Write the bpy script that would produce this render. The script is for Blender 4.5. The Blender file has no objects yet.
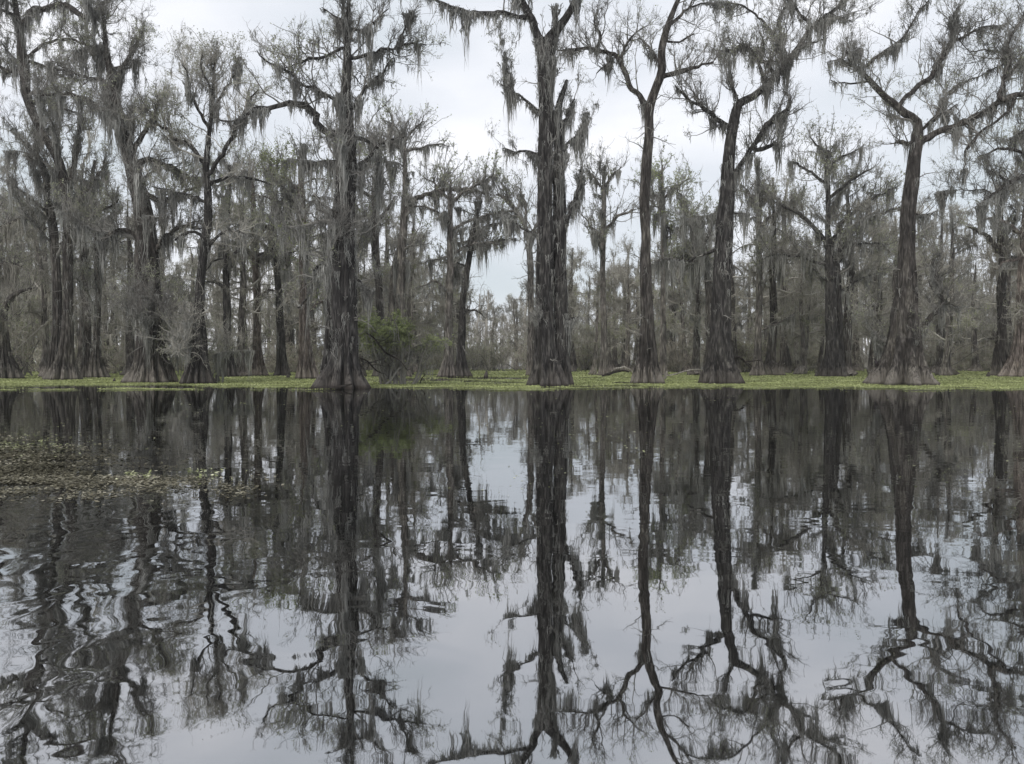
import bpy, math, random
import numpy as np

rng = np.random.default_rng(7)
random.seed(7)
SC = bpy.context.scene
COL = SC.collection
F = 767.0          # focal length in pixels (photo is 1024 wide)
CH = 1.3           # eye height above the water
Y0 = 362.0         # horizon row
PITCH = math.atan((382.0 - Y0) / F)

def D_of(by):
    return CH * F / (by - Y0)

def at(px, py, Y):
    """point on the photo's ray through (px, py) at ground distance Y"""
    dx, dz = (px - 512.0) / F, -(py - 382.0) / F
    c, s = math.cos(PITCH), math.sin(PITCH)
    vy, vz = c + dz * s, -s + dz * c
    k = Y / vy
    return np.array([dx * k, Y, CH + vz * k])

# ------------------------------------------------------------------ materials
def new_mat(name):
    m = bpy.data.materials.new(name); m.use_nodes = True
    nt = m.node_tree; nt.nodes.clear()
    out = nt.nodes.new('ShaderNodeOutputMaterial')
    return m, nt, out

def N(nt, kind, **kw):
    n = nt.nodes.new(kind)
    for k, v in kw.items():
        if k in n.inputs.keys(): n.inputs[k].default_value = v
        else: setattr(n, k, v)
    return n

def ramp(nt, src, stops):
    r = nt.nodes.new('ShaderNodeValToRGB')
    el = r.color_ramp.elements
    while len(el) < len(stops): el.new(0.5)
    for e, (p, c) in zip(el, stops):
        e.position = p
        e.color = (*c, 1) if not isinstance(c, (int, float)) else (c, c, c, 1)
    nt.links.new(src, r.inputs['Fac'])
    return r

def bark_mat(name, dark, mid, light, base_light, scale=1.0, wet=True):
    m, nt, out = new_mat(name)
    L = nt.links.new
    geo = N(nt, 'ShaderNodeNewGeometry')
    mp = N(nt, 'ShaderNodeMapping'); mp.inputs['Scale'].default_value = (9 * scale, 9 * scale, 1.5 * scale)
    L(geo.outputs['Position'], mp.inputs['Vector'])
    n1 = N(nt, 'ShaderNodeTexNoise', Scale=1.0, Detail=5.0, Roughness=0.6, Distortion=0.4)
    L(mp.outputs[0], n1.inputs['Vector'])
    mp2 = N(nt, 'ShaderNodeMapping'); mp2.inputs['Scale'].default_value = (1.5, 1.5, 0.6)
    L(geo.outputs['Position'], mp2.inputs['Vector'])
    n2 = N(nt, 'ShaderNodeTexNoise', Scale=1.0, Detail=4.0, Roughness=0.55)
    L(mp2.outputs[0], n2.inputs['Vector'])
    r1 = ramp(nt, n1.outputs['Fac'], [(0.33, dark), (0.5, mid), (0.68, light)])
    mot = ramp(nt, n2.outputs['Fac'], [(0.3, (0.55, 0.54, 0.54)), (0.52, (0.95, 0.93, 0.92)), (0.68, (1.5, 1.5, 1.4))])
    mul = N(nt, 'ShaderNodeMix', data_type='RGBA', blend_type='MULTIPLY')
    mul.inputs[0].default_value = 1.0
    L(r1.outputs['Color'], mul.inputs[6]); L(mot.outputs['Color'], mul.inputs[7])
    # bleached high-water band, ragged upper edge
    sep = N(nt, 'ShaderNodeSeparateXYZ'); L(geo.outputs['Position'], sep.inputs[0])
    add = N(nt, 'ShaderNodeMath', operation='MULTIPLY_ADD'); add.inputs[1].default_value = -2.2
    L(n1.outputs['Fac'], add.inputs[0]); L(sep.outputs['Z'], add.inputs[2])
    band = N(nt, 'ShaderNodeMapRange'); band.inputs['From Min'].default_value = -0.75; band.inputs['From Max'].default_value = -0.05
    band.inputs['To Min'].default_value = 0.5; band.inputs['To Max'].default_value = 0.0
    L(add.outputs[0], band.inputs['Value'])
    mx = N(nt, 'ShaderNodeMix', data_type='RGBA')
    L(band.outputs[0], mx.inputs[0]); L(mul.outputs[2], mx.inputs[6]); mx.inputs[7].default_value = (*base_light, 1)
    last = mx.outputs[2]
    if wet:   # dark wet line just at the water
        w = N(nt, 'ShaderNodeMapRange'); w.inputs['From Min'].default_value = 0.06; w.inputs['From Max'].default_value = 0.2
        w.inputs['To Min'].default_value = 0.8; w.inputs['To Max'].default_value = 0.0
        L(sep.outputs['Z'], w.inputs['Value'])
        mw = N(nt, 'ShaderNodeMix', data_type='RGBA')
        L(w.outputs[0], mw.inputs[0]); L(last, mw.inputs[6]); mw.inputs[7].default_value = (0.025, 0.02, 0.016, 1)
        last = mw.outputs[2]
    b = N(nt, 'ShaderNodeBsdfPrincipled'); b.inputs['Roughness'].default_value = 0.92
    b.inputs['Specular IOR Level'].default_value = 0.2
    L(last, b.inputs['Base Color'])
    bump = N(nt, 'ShaderNodeBump', Strength=0.9, Distance=0.16)
    L(n1.outputs['Fac'], bump.inputs['Height']); L(bump.outputs[0], b.inputs['Normal'])
    L(b.outputs[0], out.inputs['Surface'])
    return m

def soft_mat(name, c1, c2, c3, trans=0.3, patch=0.35):
    """moss / leaves: colour varies per strand and by broad patches, light passes through"""
    m, nt, out = new_mat(name)
    L = nt.links.new
    geo = N(nt, 'ShaderNodeNewGeometry')
    r = ramp(nt, geo.outputs['Random Per Island'], [(0.0, c1), (0.5, c2), (1.0, c3)])
    n = N(nt, 'ShaderNodeTexNoise', Scale=patch, Detail=3.0)
    L(geo.outputs['Position'], n.inputs['Vector'])
    mr = ramp(nt, n.outputs['Fac'], [(0.35, 0.7), (0.65, 1.25)])
    mul = N(nt, 'ShaderNodeMix', data_type='RGBA', blend_type='MULTIPLY'); mul.inputs[0].default_value = 1
    L(r.outputs['Color'], mul.inputs[6]); L(mr.outputs['Color'], mul.inputs[7])
    d = N(nt, 'ShaderNodeBsdfDiffuse'); t = N(nt, 'ShaderNodeBsdfTranslucent')
    L(mul.outputs[2], d.inputs['Color']); L(mul.outputs[2], t.inputs['Color'])
    mx = N(nt, 'ShaderNodeMixShader'); mx.inputs[0].default_value = trans
    L(d.outputs[0], mx.inputs[1]); L(t.outputs[0], mx.inputs[2]); L(mx.outputs[0], out.inputs['Surface'])
    return m

M = {}
M['bark'] = bark_mat('cypress_bark', (0.018, 0.016, 0.015), (0.054, 0.049, 0.045), (0.15, 0.14, 0.13), (0.32, 0.29, 0.255))
M['bark_dark'] = bark_mat('dark_cypress_bark', (0.012, 0.011, 0.011), (0.038, 0.036, 0.035), (0.12, 0.115, 0.11), (0.14, 0.125, 0.112))
M['bark_red'] = bark_mat('brown_cypress_bark', (0.045, 0.037, 0.032), (0.14, 0.12, 0.106), (0.30, 0.26, 0.235), (0.48, 0.42, 0.36))
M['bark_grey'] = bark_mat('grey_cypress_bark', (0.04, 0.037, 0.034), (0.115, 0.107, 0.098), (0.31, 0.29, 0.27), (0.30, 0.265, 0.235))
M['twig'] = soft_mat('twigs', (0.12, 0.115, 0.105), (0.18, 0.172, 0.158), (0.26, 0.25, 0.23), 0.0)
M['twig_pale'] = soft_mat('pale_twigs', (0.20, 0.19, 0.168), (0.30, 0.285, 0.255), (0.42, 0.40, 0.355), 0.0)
M['litter_dark'] = soft_mat('sunken_litter', (0.045, 0.042, 0.03), (0.08, 0.075, 0.055), (0.13, 0.12, 0.09), 0.0, patch=1.5)
M['twig_brush'] = soft_mat('brush_twigs', (0.24, 0.215, 0.18), (0.34, 0.31, 0.265), (0.46, 0.43, 0.37), 0.0)
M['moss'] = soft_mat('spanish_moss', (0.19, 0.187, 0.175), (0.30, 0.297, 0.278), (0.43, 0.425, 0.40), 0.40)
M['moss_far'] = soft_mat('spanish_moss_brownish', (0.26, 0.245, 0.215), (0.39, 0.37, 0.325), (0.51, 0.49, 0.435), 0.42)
M['green'] = soft_mat('spring_needles', (0.22, 0.25, 0.12), (0.31, 0.35, 0.17), (0.41, 0.45, 0.24), 0.5)
M['olive'] = soft_mat('olive_needles', (0.24, 0.25, 0.175), (0.33, 0.345, 0.24), (0.43, 0.445, 0.32), 0.5)
M['deadwood'] = bark_mat('dead_wood', (0.12, 0.11, 0.10), (0.36, 0.34, 0.31), (0.66, 0.63, 0.58), (0.3, 0.27, 0.23), wet=False)
M['deaddark'] = bark_mat('wet_dead_wood', (0.012, 0.01, 0.01), (0.03, 0.026, 0.024), (0.06, 0.05, 0.045), (0.03, 0.026, 0.022), wet=False)
M['mat'] = soft_mat('mat_leaves', (0.22, 0.245, 0.11), (0.36, 0.395, 0.18), (0.52, 0.55, 0.29), 0.3, patch=0.4)
M['litter'] = soft_mat('floating_litter', (0.10, 0.092, 0.066), (0.17, 0.157, 0.115), (0.34, 0.32, 0.255), 0.1, patch=2.0)
M['litter_green'] = soft_mat('floating_green_leaves', (0.14, 0.16, 0.07), (0.32, 0.34, 0.18), (0.62, 0.63, 0.44), 0.2, patch=2.0)

# ------------------------------------------------------------------ mesh helpers
def mesh_obj(name, V, Fq, mat, parent=None, smooth=False, Ft=None):
    """V (n,3), Fq (m,4) quads and optional triangles (k,3) -> ONE mesh object"""
    V = np.ascontiguousarray(V, dtype=np.float32)
    q = np.asarray(Fq, dtype=np.int32).reshape(-1, 4)
    t = np.zeros((0, 3), np.int32) if Ft is None else np.asarray(Ft, dtype=np.int32).reshape(-1, 3)
    me = bpy.data.meshes.new(name)
    me.vertices.add(len(V)); me.vertices.foreach_set('co', V.ravel())
    me.loops.add(q.size + t.size)
    me.loops.foreach_set('vertex_index', np.concatenate([q.ravel(), t.ravel()]))
    me.polygons.add(len(q) + len(t))
    me.polygons.foreach_set('loop_start', np.concatenate([np.arange(len(q)) * 4, q.size + np.arange(len(t)) * 3]).astype(np.int32))
    me.update(calc_edges=True)
    me.polygons.foreach_set('use_smooth', np.full(len(q) + len(t), smooth))
    me.materials.append(mat)
    o = bpy.data.objects.new(name, me); COL.objects.link(o)
    if parent is not None: o.parent = parent
    return o

def unit(v):
    return v / np.maximum(np.linalg.norm(v, axis=-1, keepdims=True), 1e-9)

def tubes(P, R, sides=3):
    """P (M,K,3) polylines, R (M,K) radii -> verts, quads, all tubes in one go"""
    Mn, K, _ = P.shape
    T = np.empty_like(P); T[:, 1:-1] = P[:, 2:] - P[:, :-2]; T[:, 0] = P[:, 1] - P[:, 0]; T[:, -1] = P[:, -1] - P[:, -2]
    T = unit(T)
    mt = unit(T.mean(axis=1))
    ref = np.where(np.abs(mt[:, 2:3]) > 0.75, np.array([[1.0, 0.1, 0]]), np.array([[0, 0.05, 1.0]]))[:, None, :]
    U = unit(np.cross(T, np.broadcast_to(ref, T.shape))); W = np.cross(T, U)
    a = np.arange(sides) * 2 * math.pi / sides
    V = P[:, :, None, :] + R[:, :, None, None] * (U[:, :, None, :] * np.cos(a)[None, None, :, None] + W[:, :, None, :] * np.sin(a)[None, None, :, None])
    idx = np.arange(Mn * K * sides).reshape(Mn, K, sides)
    nx = np.roll(idx, -1, axis=2)
    q = np.stack([idx[:, :-1], nx[:, :-1], nx[:, 1:], idx[:, 1:]], axis=-1).reshape(-1, 4)
    return V.reshape(-1, 3), q

class Geo:
    def __init__(self): self.V = []; self.Q = []; self.n = 0
    def add(self, V, Q):
        if len(V) == 0: return
        self.V.append(V); self.Q.append(Q + self.n); self.n += len(V)
    def build(self, name, mat, parent=None, smooth=False):
        if not self.V: return None
        return mesh_obj(name, np.concatenate(self.V), np.concatenate(self.Q), mat, parent, smooth)

def spline(pts, step):
    """Catmull-Rom through pts (n, c; first three columns xyz), resampled about every step metres"""
    pts = np.asarray(pts, float)
    if len(pts) == 2: pts = np.array([pts[0], (pts[0] + pts[1]) / 2, pts[1]])
    p = np.vstack([2 * pts[0] - pts[1], pts, 2 * pts[-1] - pts[-2]])
    out = []
    for i in range(1, len(p) - 2):
        n = max(2, int(np.linalg.norm(p[i + 1][:3] - p[i][:3]) / step))
        t = (np.arange(n) / n)[:, None]
        out.append(0.5 * (2 * p[i] + (p[i + 1] - p[i - 1]) * t + (2 * p[i - 1] - 5 * p[i] + 4 * p[i + 1] - p[i + 2]) * t ** 2
                   + (3 * p[i] - p[i - 1] - 3 * p[i + 1] + p[i + 2]) * t ** 3))
    out.append(p[-2][None])
    o = np.concatenate(out); o[:, 3:] = np.maximum(o[:, 3:], 0.004)
    return o

def wiggle(P, amp, r=rng):
    """smooth random offsets, zero at the start"""
    n = len(P); k = max(3, n // 3 + 2)
    c = r.normal(0, amp, (k, 3)); c[0] = 0
    x = np.linspace(0, k - 1, n); i = np.minimum(x.astype(int), k - 2); f = (x - i)[:, None]; f = f * f * (3 - 2 * f)
    Q = P.copy(); Q[:, :3] += c[i] * (1 - f) + c[i + 1] * f
    return Q

def grow(P, R, n, lo, hi, ang, up, wig, K, start=0.15, rad=0.5, tip=0.25, r=rng, wout=1.0, rmax=9.0):
    """children of polylines P (M,K,3): n per parent on average, vectorised"""
    Mn, Kp, _ = P.shape
    tot = int(n * Mn)
    par = r.integers(0, Mn, tot)
    s = start + (1 - start) * r.random(tot) ** wout
    x = s * (Kp - 1); i = np.minimum(x.astype(int), Kp - 2); f = (x - i)[:, None]
    base = P[par, i] * (1 - f) + P[par, i + 1] * f
    rr = R[par, i] * (1 - f[:, 0]) + R[par, i + 1] * f[:, 0]
    T = unit(P[par, i + 1] - P[par, i])
    A = unit(np.cross(T, r.normal(size=(tot, 3))))
    a = np.radians(r.normal(ang, 14, tot))[:, None]
    d = T * np.cos(a) + A * np.sin(a) + np.array([0, 0, 1.0]) * up
    d = unit(d)
    ln = (lo + (hi - lo) * r.random(tot) ** 1.5) * (1.15 - 0.5 * s)
    step = (ln / (K - 1))[:, None]
    pts = [base]
    for k in range(K - 1):
        d = unit(d + r.normal(0, wig, (tot, 3)) + np.array([0, 0, up * 0.35]))
        pts.append(pts[-1] + d * step)
    C = np.stack(pts, axis=1)
    r0 = np.minimum(rr * rad, rmax)[:, None]
    Rc = r0 * np.linspace(1, tip, K)[None]
    return C, Rc

def pad(lines, K=14):
    """list of (n,4) polylines -> fixed K arrays"""
    P = []; R = []
    for l in lines:
        d = np.r_[0, np.cumsum(np.linalg.norm(np.diff(l[:, :3], axis=0), axis=1))]
        s = np.linspace(0, d[-1], K)
        P.append(np.stack([np.interp(s, d, l[:, c]) for c in range(3)], axis=1)); R.append(np.interp(s, d, l[:, 3]))
    return np.array(P), np.array(R)

def along(lines, n, r=rng, lo=0.0):
    """n random points along the polylines weighted by length; returns pos, radius"""
    segs = []; rad = []; w = []
    for l in lines:
        k0 = int(len(l) * lo)
        a = l[k0:-1]; b = l[k0 + 1:]
        segs.append(np.concatenate([a[:, :3], b[:, :3]], axis=1)); rad.append(a[:, 3]); w.append(np.linalg.norm(b[:, :3] - a[:, :3], axis=1))
    segs = np.concatenate(segs); rad = np.concatenate(rad); w = np.concatenate(w)
    i = r.choice(len(w), n, p=w / w.sum()); t = r.random(n)[:, None]
    return segs[i, :3] * (1 - t) + segs[i, 3:] * t, rad[i]

def hang(base, length, width, n, spread, r=rng, K=5):
    """moss tufts: at every base point n hanging tapered strands, longest in the middle"""
    m = len(base)
    if m == 0: return np.zeros((0, 3)), np.zeros((0, 4), int)
    b = np.repeat(base, n, axis=0); L = np.repeat(length, n)
    off = r.normal(0, 1, (m * n, 3)) * spread * np.array([1, 1, 0.25])
    rr = np.linalg.norm(off[:, :2], axis=1) / spread
    L = L * np.exp(-0.35 * rr ** 2) * r.uniform(0.45, 1.15, m * n)
    b = b + off
    # strands of one tuft converge to its tip
    az = r.random(m * n) * math.pi
    side = np.stack([np.cos(az), np.sin(az), 0 * az], axis=1)
    wd = width * r.uniform(0.5, 1.5, m * n)
    prof = np.interp(np.linspace(0, 1, K), [0, 0.25, 0.6, 1], [0.7, 1.0, 0.65, 0.06])
    drift = r.normal(0, 0.05, (m * n, 2)); wob = r.normal(0, 0.032, (m * n, K, 2))
    P = np.empty((m * n, K, 3))
    for k in range(K):
        t = k / (K - 1)
        P[:, k, :2] = b[:, :2] - off[:, :2] * 0.55 * t + drift * t * L[:, None] + wob[:, k]
        P[:, k, 2] = b[:, 2] - L * t
    h = side[:, None, :] * (wd[:, None] * prof[None])[:, :, None]
    V = np.stack([P - h, P + h], axis=2).reshape(-1, 3)
    idx = np.arange(m * n * K * 2).reshape(m * n, K, 2)
    q = np.stack([idx[:, :-1, 0], idx[:, :-1, 1], idx[:, 1:, 1], idx[:, 1:, 0]], axis=-1).reshape(-1, 4)
    return V, q

def leaves(C, size, r=rng, elong=2.2, flat=0.0):
    """small pointed leaf quads at points C"""
    n = len(C)
    a = unit(r.normal(size=(n, 3)) * np.array([1, 1, 1 - flat])); b = unit(np.cross(a, r.normal(size=(n, 3)) * np.array([1, 1, 1]) + np.array([0, 0, 6 * flat])))
    s = (size * r.uniform(0.5, 1.4, n))[:, None]
    a = a * s * elong * 0.5; b = b * s * 0.5
    V = np.stack([C - a, C + b, C + a, C - b], axis=1).reshape(-1, 3)
    return V, np.arange(n * 4).reshape(n, 4)

def trunk_mesh(line, sides=76, flare=1.0, seed=0, bark=0.05):
    """line (n,4) centre + radius from water up; fluted buttress, vertical bark ridges"""
    r = np.random.default_rng(seed)
    n = len(line); th = np.linspace(0, 2 * math.pi, sides, endpoint=False)
    z = line[:, 2]
    T = np.gradient(line[:, :3], axis=0); T = unit(T)
    ref = np.array([0, 1.0, 0.02]) if abs(unit(T.mean(axis=0))[1]) < 0.8 else np.array([1.0, 0, 0.02]); U = unit(ref - T * (T @ ref)[:, None]); W = np.cross(T, U)
    A = 0.05 + flare * (0.5 * np.exp(-np.maximum(z, 0) / 1.2) + 0.12 * np.exp(-np.maximum(z, 0) / 4.5))
    kf = r.integers(8, 14)
    ph = r.random(8) * 6.28
    rows = np.arange(n)
    dr = np.cumsum(r.normal(0, 0.05, (n, 3)), axis=0)
    big = np.abs(np.sin(kf * 0.5 * th[None] + ph[0] + dr[:, :1])) * 0.65 + 0.35 * np.abs(np.sin((kf + 3) * 0.5 * th[None] + ph[1] + 0.8 * np.sin(2 * th[None] + ph[2])))
    big = (big - 0.6) * 1.6
    fine = np.zeros((n, sides))
    for k, f in enumerate((9, 13, 17, 21)):
        fine += np.sin(f * th[None] + ph[3 + k] + 2.5 * np.cumsum(r.normal(0, 0.09, n))[:, None]) / 3
    fine += r.normal(0, 0.35, (n, sides))
    lump = np.zeros((n, sides))
    for k in range(5):
        zc = r.uniform(0.1, 1.0) * n; tc = r.random() * 6.28
        lump += r.uniform(0.05, 0.22) * np.exp(-((np.arange(n) - zc) / r.uniform(1.0, 2.5))[:, None] ** 2) * np.exp(-(np.angle(np.exp(1j * (th - tc)))[None] / 0.6) ** 2)
    rad = line[:, 3:4] * (1 + A[:, None] * big + bark * fine + lump)
    V = line[:, None, :3] + rad[:, :, None] * (U[:, None] * np.cos(th)[None, :, None] + W[:, None] * np.sin(th)[None, :, None])
    idx = np.arange(n * sides).reshape(n, sides); nx = np.roll(idx, -1, axis=1)
    q = np.stack([idx[:-1], nx[:-1], nx[1:], idx[1:]], axis=-1).reshape(-1, 4)
    return V.reshape(-1, 3), q, V

def tag(o, label=None, cat=None, group=None, kind=None):
    if label: o['label'] = label
    if cat: o['category'] = cat
    if group: o['group'] = group
    if kind: o['kind'] = kind
    return o

def empty(name, loc, label=None, cat=None, group=None):
    o = bpy.data.objects.new(name, None); o.location = loc; o.empty_display_size = 0.5
    COL.objects.link(o); return tag(o, label, cat, group)

def copy_tree(o, parent=None):
    c = o.copy(); COL.objects.link(c); c.parent = parent
    for ch in o.children: copy_tree(ch, c)
    return c

# ------------------------------------------------------------------ a traced tree
def hero(name, label, base, stems, limbs, bark='bark', auto=6, zlo=0.45, crown=1.0, moss=1.0, trunk_moss=0.0,
         green=0.0, green_mat='green', seed=1, mosslen=1.0, alen=3.5, aup=0.55, twig='twig', flare=1.0, mossm='moss', step=0.35, lod=1, fine=1.0, wscale=0.87):
    r = np.random.default_rng(seed)
    by = base[1]; Y = D_of(by); mpp = Y / F
    org = at(base[0], by, Y); org[2] = 0
    root = empty(name, org, label, 'tree')
    segpx = []; lines = []       # for snapping limb starts
    def to_world(pts, y0, slope):
        out = []; run = 0; last = None
        for (px, py, w) in pts:
            if last is not None: run += math.hypot(px - last[0], py - last[1]) * mpp
            last = (px, py)
            yy = y0 + slope * run
            p = at(px, py, yy)
            out.append([p[0] - org[0], p[1] - org[1], p[2], w * mpp * 0.5 * wscale])
        return np.array(out)
    stem_lines = []
    for k, s in enumerate(stems):
        off = 0 if k == 0 else r.uniform(0.3, 0.9) * (1 if k % 2 else -1)
        l = to_world(s, Y + off, r.uniform(-0.03, 0.03))
        if abs(s[0][1] - by) < 6: l[0, 2] = -0.25
        l = spline(l, step); l = wiggle(l, 0.02, r)
        stem_lines.append(l)
        V, q, _ = trunk_mesh(l, sides=76 if lod == 1 else 48, flare=flare, seed=seed * 7 + k)
        mesh_obj('trunk', V, q, M[bark], root, smooth=False)
    skel = list(stem_lines)
    limb_lines = []
    for s in limbs:
        p0 = at(s[0][0], s[0][1], Y) - org
        best = None
        for l in skel:
            # compare on the photo's plane (x, z)
            d = np.hypot(l[:, 0] - p0[0], l[:, 2] - p0[2]); i = int(d.argmin())
            if best is None or d[i] < best[0]: best = (d[i], l[i])
        ys = org[1] + best[1][1]
        l = to_world(s, ys, r.choice([-1, 1]) * r.uniform(0.12, 0.5))
        if 0.02 < best[0] < 25 * mpp: l = np.vstack([[*best[1][:3], min(l[0, 3] * 1.15, best[1][3])], l])
        l = spline(l, step * 0.8); l = wiggle(l, 0.06, r)
        k_ = np.zeros_like(l[:, :3]); k_[1:] = r.normal(0, 0.035, (len(l) - 1, 3)); l[:, :3] += k_
        l[:, 3] *= 1 + r.normal(0, 0.07, len(l))
        limb_lines.append(l); skel.append(l)
        n = len(l)
        Vv, q, _ = trunk_mesh(l, sides=12, flare=0, seed=seed * 11 + len(limb_lines), bark=0.10)
        mesh_obj('limb', Vv, q, M[bark], root, smooth=False)
    # limbs that reach toward and away from the viewer, and round the sides
    main = stem_lines[0]; H = main[:, 2].max()
    autos = []
    for k in range(auto):
        st = stem_lines[k % len(stem_lines)]
        f = zlo + (1 - zlo) * ((k + r.random()) / max(auto, 1))
        i = min(int(np.searchsorted(st[:, 2], f * st[:, 2].max())), len(st) - 2)
        az = r.choice([math.pi / 2, -math.pi / 2]) + r.normal(0, 0.55) if k % 3 else r.random() * 6.28
        L = alen * r.uniform(0.6, 1.25) * (1.25 - 0.6 * f)
        d = np.array([math.cos(az), math.sin(az), aup * r.uniform(0.4, 1.5)]); d /= np.linalg.norm(d)
        p = st[i, :3].copy(); rad = min(st[i, 3] * 0.5, 0.16) * r.uniform(0.6, 1.0); pts = [[*p, rad]]; m = 7
        for j in range(1, m):
            d = unit(d + r.normal(0, 0.26, 3) + np.array([0, 0, 0.03])); p = p + d * L / (m - 1)
            pts.append([*p, rad * (1 - 0.8 * j / (m - 1))])
        autos.append(spline(np.array(pts), 0.4))
    g = Geo()
    # short dead stubs and water sprouts low on the bole
    sprouts = Geo(); st = stem_lines[0]; k = 18
    i = r.integers(int(len(st) * 0.08), max(int(len(st) * 0.62), 4), k); az = r.random(k) * 6.28
    dd = unit(np.stack([np.cos(az), np.sin(az), r.uniform(-0.2, 0.7, k)], 1)); ln_ = r.uniform(0.4, 1.7, k)[:, None]
    Sp = [st[i, :3]]
    for j in range(5):
        dd = unit(dd + r.normal(0, 0.25, (k, 3))); Sp.append(Sp[-1] + dd * (st[i, 3:4] if j == 0 else ln_ / 4))
    Sp = np.stack(Sp, 1); Sr = np.linspace(0.04, 0.008, 6)[None] * np.ones((k, 1)); sprouts.add(*tubes(Sp, Sr, 5))
    Sc, Scr = grow(Sp[:, 1:], Sr[:, 1:], 8, 0.2, 0.8, 45, 0.1, 0.3, 5, r=r, rad=0.7); sprouts.add(*tubes(Sc, np.maximum(Scr, 0.006), 3))
    sprouts.build('sprouts', M[twig], root)['kind'] = 'stuff'
    tops = [st[st[:, 2] > 0.80 * st[:, 2].max()] for st in stem_lines[:1]]
    tops = [t for t in tops if len(t) > 4]
    P0, R0 = pad(limb_lines + autos + tops, 14) if (limb_lines or autos) else (None, None)
    if autos:
        Pa, Ra = pad(autos, 14); g.add(*tubes(Pa, Ra, 6))
    mosspts = []
    if green == 0: green, green_mat = 0.45, 'olive'
    if P0 is not None and crown > 0:
        ln = np.linalg.norm(np.diff(P0, axis=1), axis=2).sum(axis=1)
        # long limbs bear more twigs: repeat them by length
        rep = np.maximum(1, np.round(ln / 1.6)).astype(int)
        Pi = np.repeat(P0, rep, axis=0); Ri = np.repeat(R0, rep, axis=0)
        # top of the main stem bears twigs too
        big = 1.0 if lod == 1 else 1.25
        C1, R1 = grow(Pi, Ri, 4.0 * crown, 1.0 * big, 3.8 * big, 52, 0.38, 0.26, 8, start=0.15, rad=0.55, r=r, wout=0.8, rmax=0.04)
        R1 = np.maximum(R1, 0.010)
        C2, R2 = grow(C1, R1, 7.0, 0.4, 1.5, 48, 0.25, 0.3, 6, start=0.1, rad=0.7, r=r, wout=0.8, rmax=0.018)
        R2 = np.maximum(R2, 0.0065)
        g.add(*tubes(C1, R1, 4)); g.add(*tubes(C2, R2, 3))
        tips = C2
        if lod == 1:
            C3, R3 = grow(C2, R2, 5.0 * fine, 0.12, 0.6, 45, 0.15, 0.35, 4, start=0.1, rad=0.7, r=r, rmax=0.011)
            R3 = np.maximum(R3, 0.0045)
            g.add(*tubes(C3, R3, 3)); tips = C3
        mosspts.append(C1[:, 1:5].reshape(-1, 3)); mosspts.append(C2[:, 1:3].reshape(-1, 3))
        if green > 0:
            nl = int(len(tips) * 1.9 * green * (1 if lod == 1 else 3.5))
            c = tips[r.integers(0, len(tips), nl), r.integers(1, tips.shape[1], nl)] + r.normal(0, 0.06, (nl, 3))
            # needles come out in patches
            ph = np.sin(c[:, 0] * 0.9 + seed) + np.sin(c[:, 2] * 1.3 + seed * 2) + np.sin(c[:, 1] * 0.8)
            c = c[ph > -0.1]
            V, q = leaves(c, 0.045 if lod == 1 else 0.075, r, elong=2.4)
            o = mesh_obj('foliage', V, q, M[green_mat], root); o['kind'] = 'stuff'
    g.build('crown', M[twig], root)
    # moss
    gm = Geo()
    tot = sum(np.linalg.norm(np.diff(l[:, :3], axis=0), axis=1).sum() for l in limb_lines + autos) if (limb_lines or autos) else 0
    if moss > 0 and tot > 0:
        n = int(tot * 5.5 * moss)
        p, rr = along(limb_lines + autos, n, r, lo=0.08)
        p[:, 2] -= rr * 0.5
        # clumpy: strong along some stretches, nearly none on others
        keep = (np.sin(p[:, 0] * 1.7 + seed) + np.sin(p[:, 2] * 2.1 + seed * 3) + r.normal(0, 0.7, n)) > (-0.7 if moss < 2 else -2.2)
        p = p[keep]
        Ln = mosslen * np.clip(r.lognormal(-0.55, 0.6, len(p)), 0.15, 2.6)
        gm.add(*hang(p, Ln, 0.021, 12, 0.10, r))
        # a few big pointed beards
        k = max(4, int(len(p) * 0.11)); pb = p[r.integers(0, len(p), k)]
        gm.add(*hang(pb, mosslen * r.uniform(0.9, 2.7, k), 0.03, 40, 0.19, r, K=6))
        mp = np.concatenate(mosspts) if mosspts else np.zeros((0, 3))
        if len(mp):
            k = int(min(len(mp), tot * 4.5 * moss))
            p = mp[r.choice(len(mp), k, replace=False)]
            Ln = mosslen * np.clip(r.lognormal(-0.95, 0.5, k), 0.1, 1.3)
            gm.add(*hang(p, Ln, 0.017, 7, 0.07, r, K=4))
    if trunk_moss > 0:
        for st in stem_lines:
            n = int(18 * trunk_moss * (st[-1, 2] - st[0, 2]) / 3)
            i = r.integers(int(len(st) * 0.15), len(st), n)
            az = r.random(n) * 6.28
            rad = st[i, 3] * 1.05 + 0.03
            p = np.stack([st[i, 0] + rad * np.cos(az), st[i, 1] + rad * np.sin(az), st[i, 2]], axis=1)
            gm.add(*hang(p, mosslen * r.uniform(0.4, 1.5, n), 0.016, 7, 0.10, r, K=6))
    mo = gm.build('spanish_moss', M[mossm], root)
    if mo: mo['kind'] = 'stuff'
    return root

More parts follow.
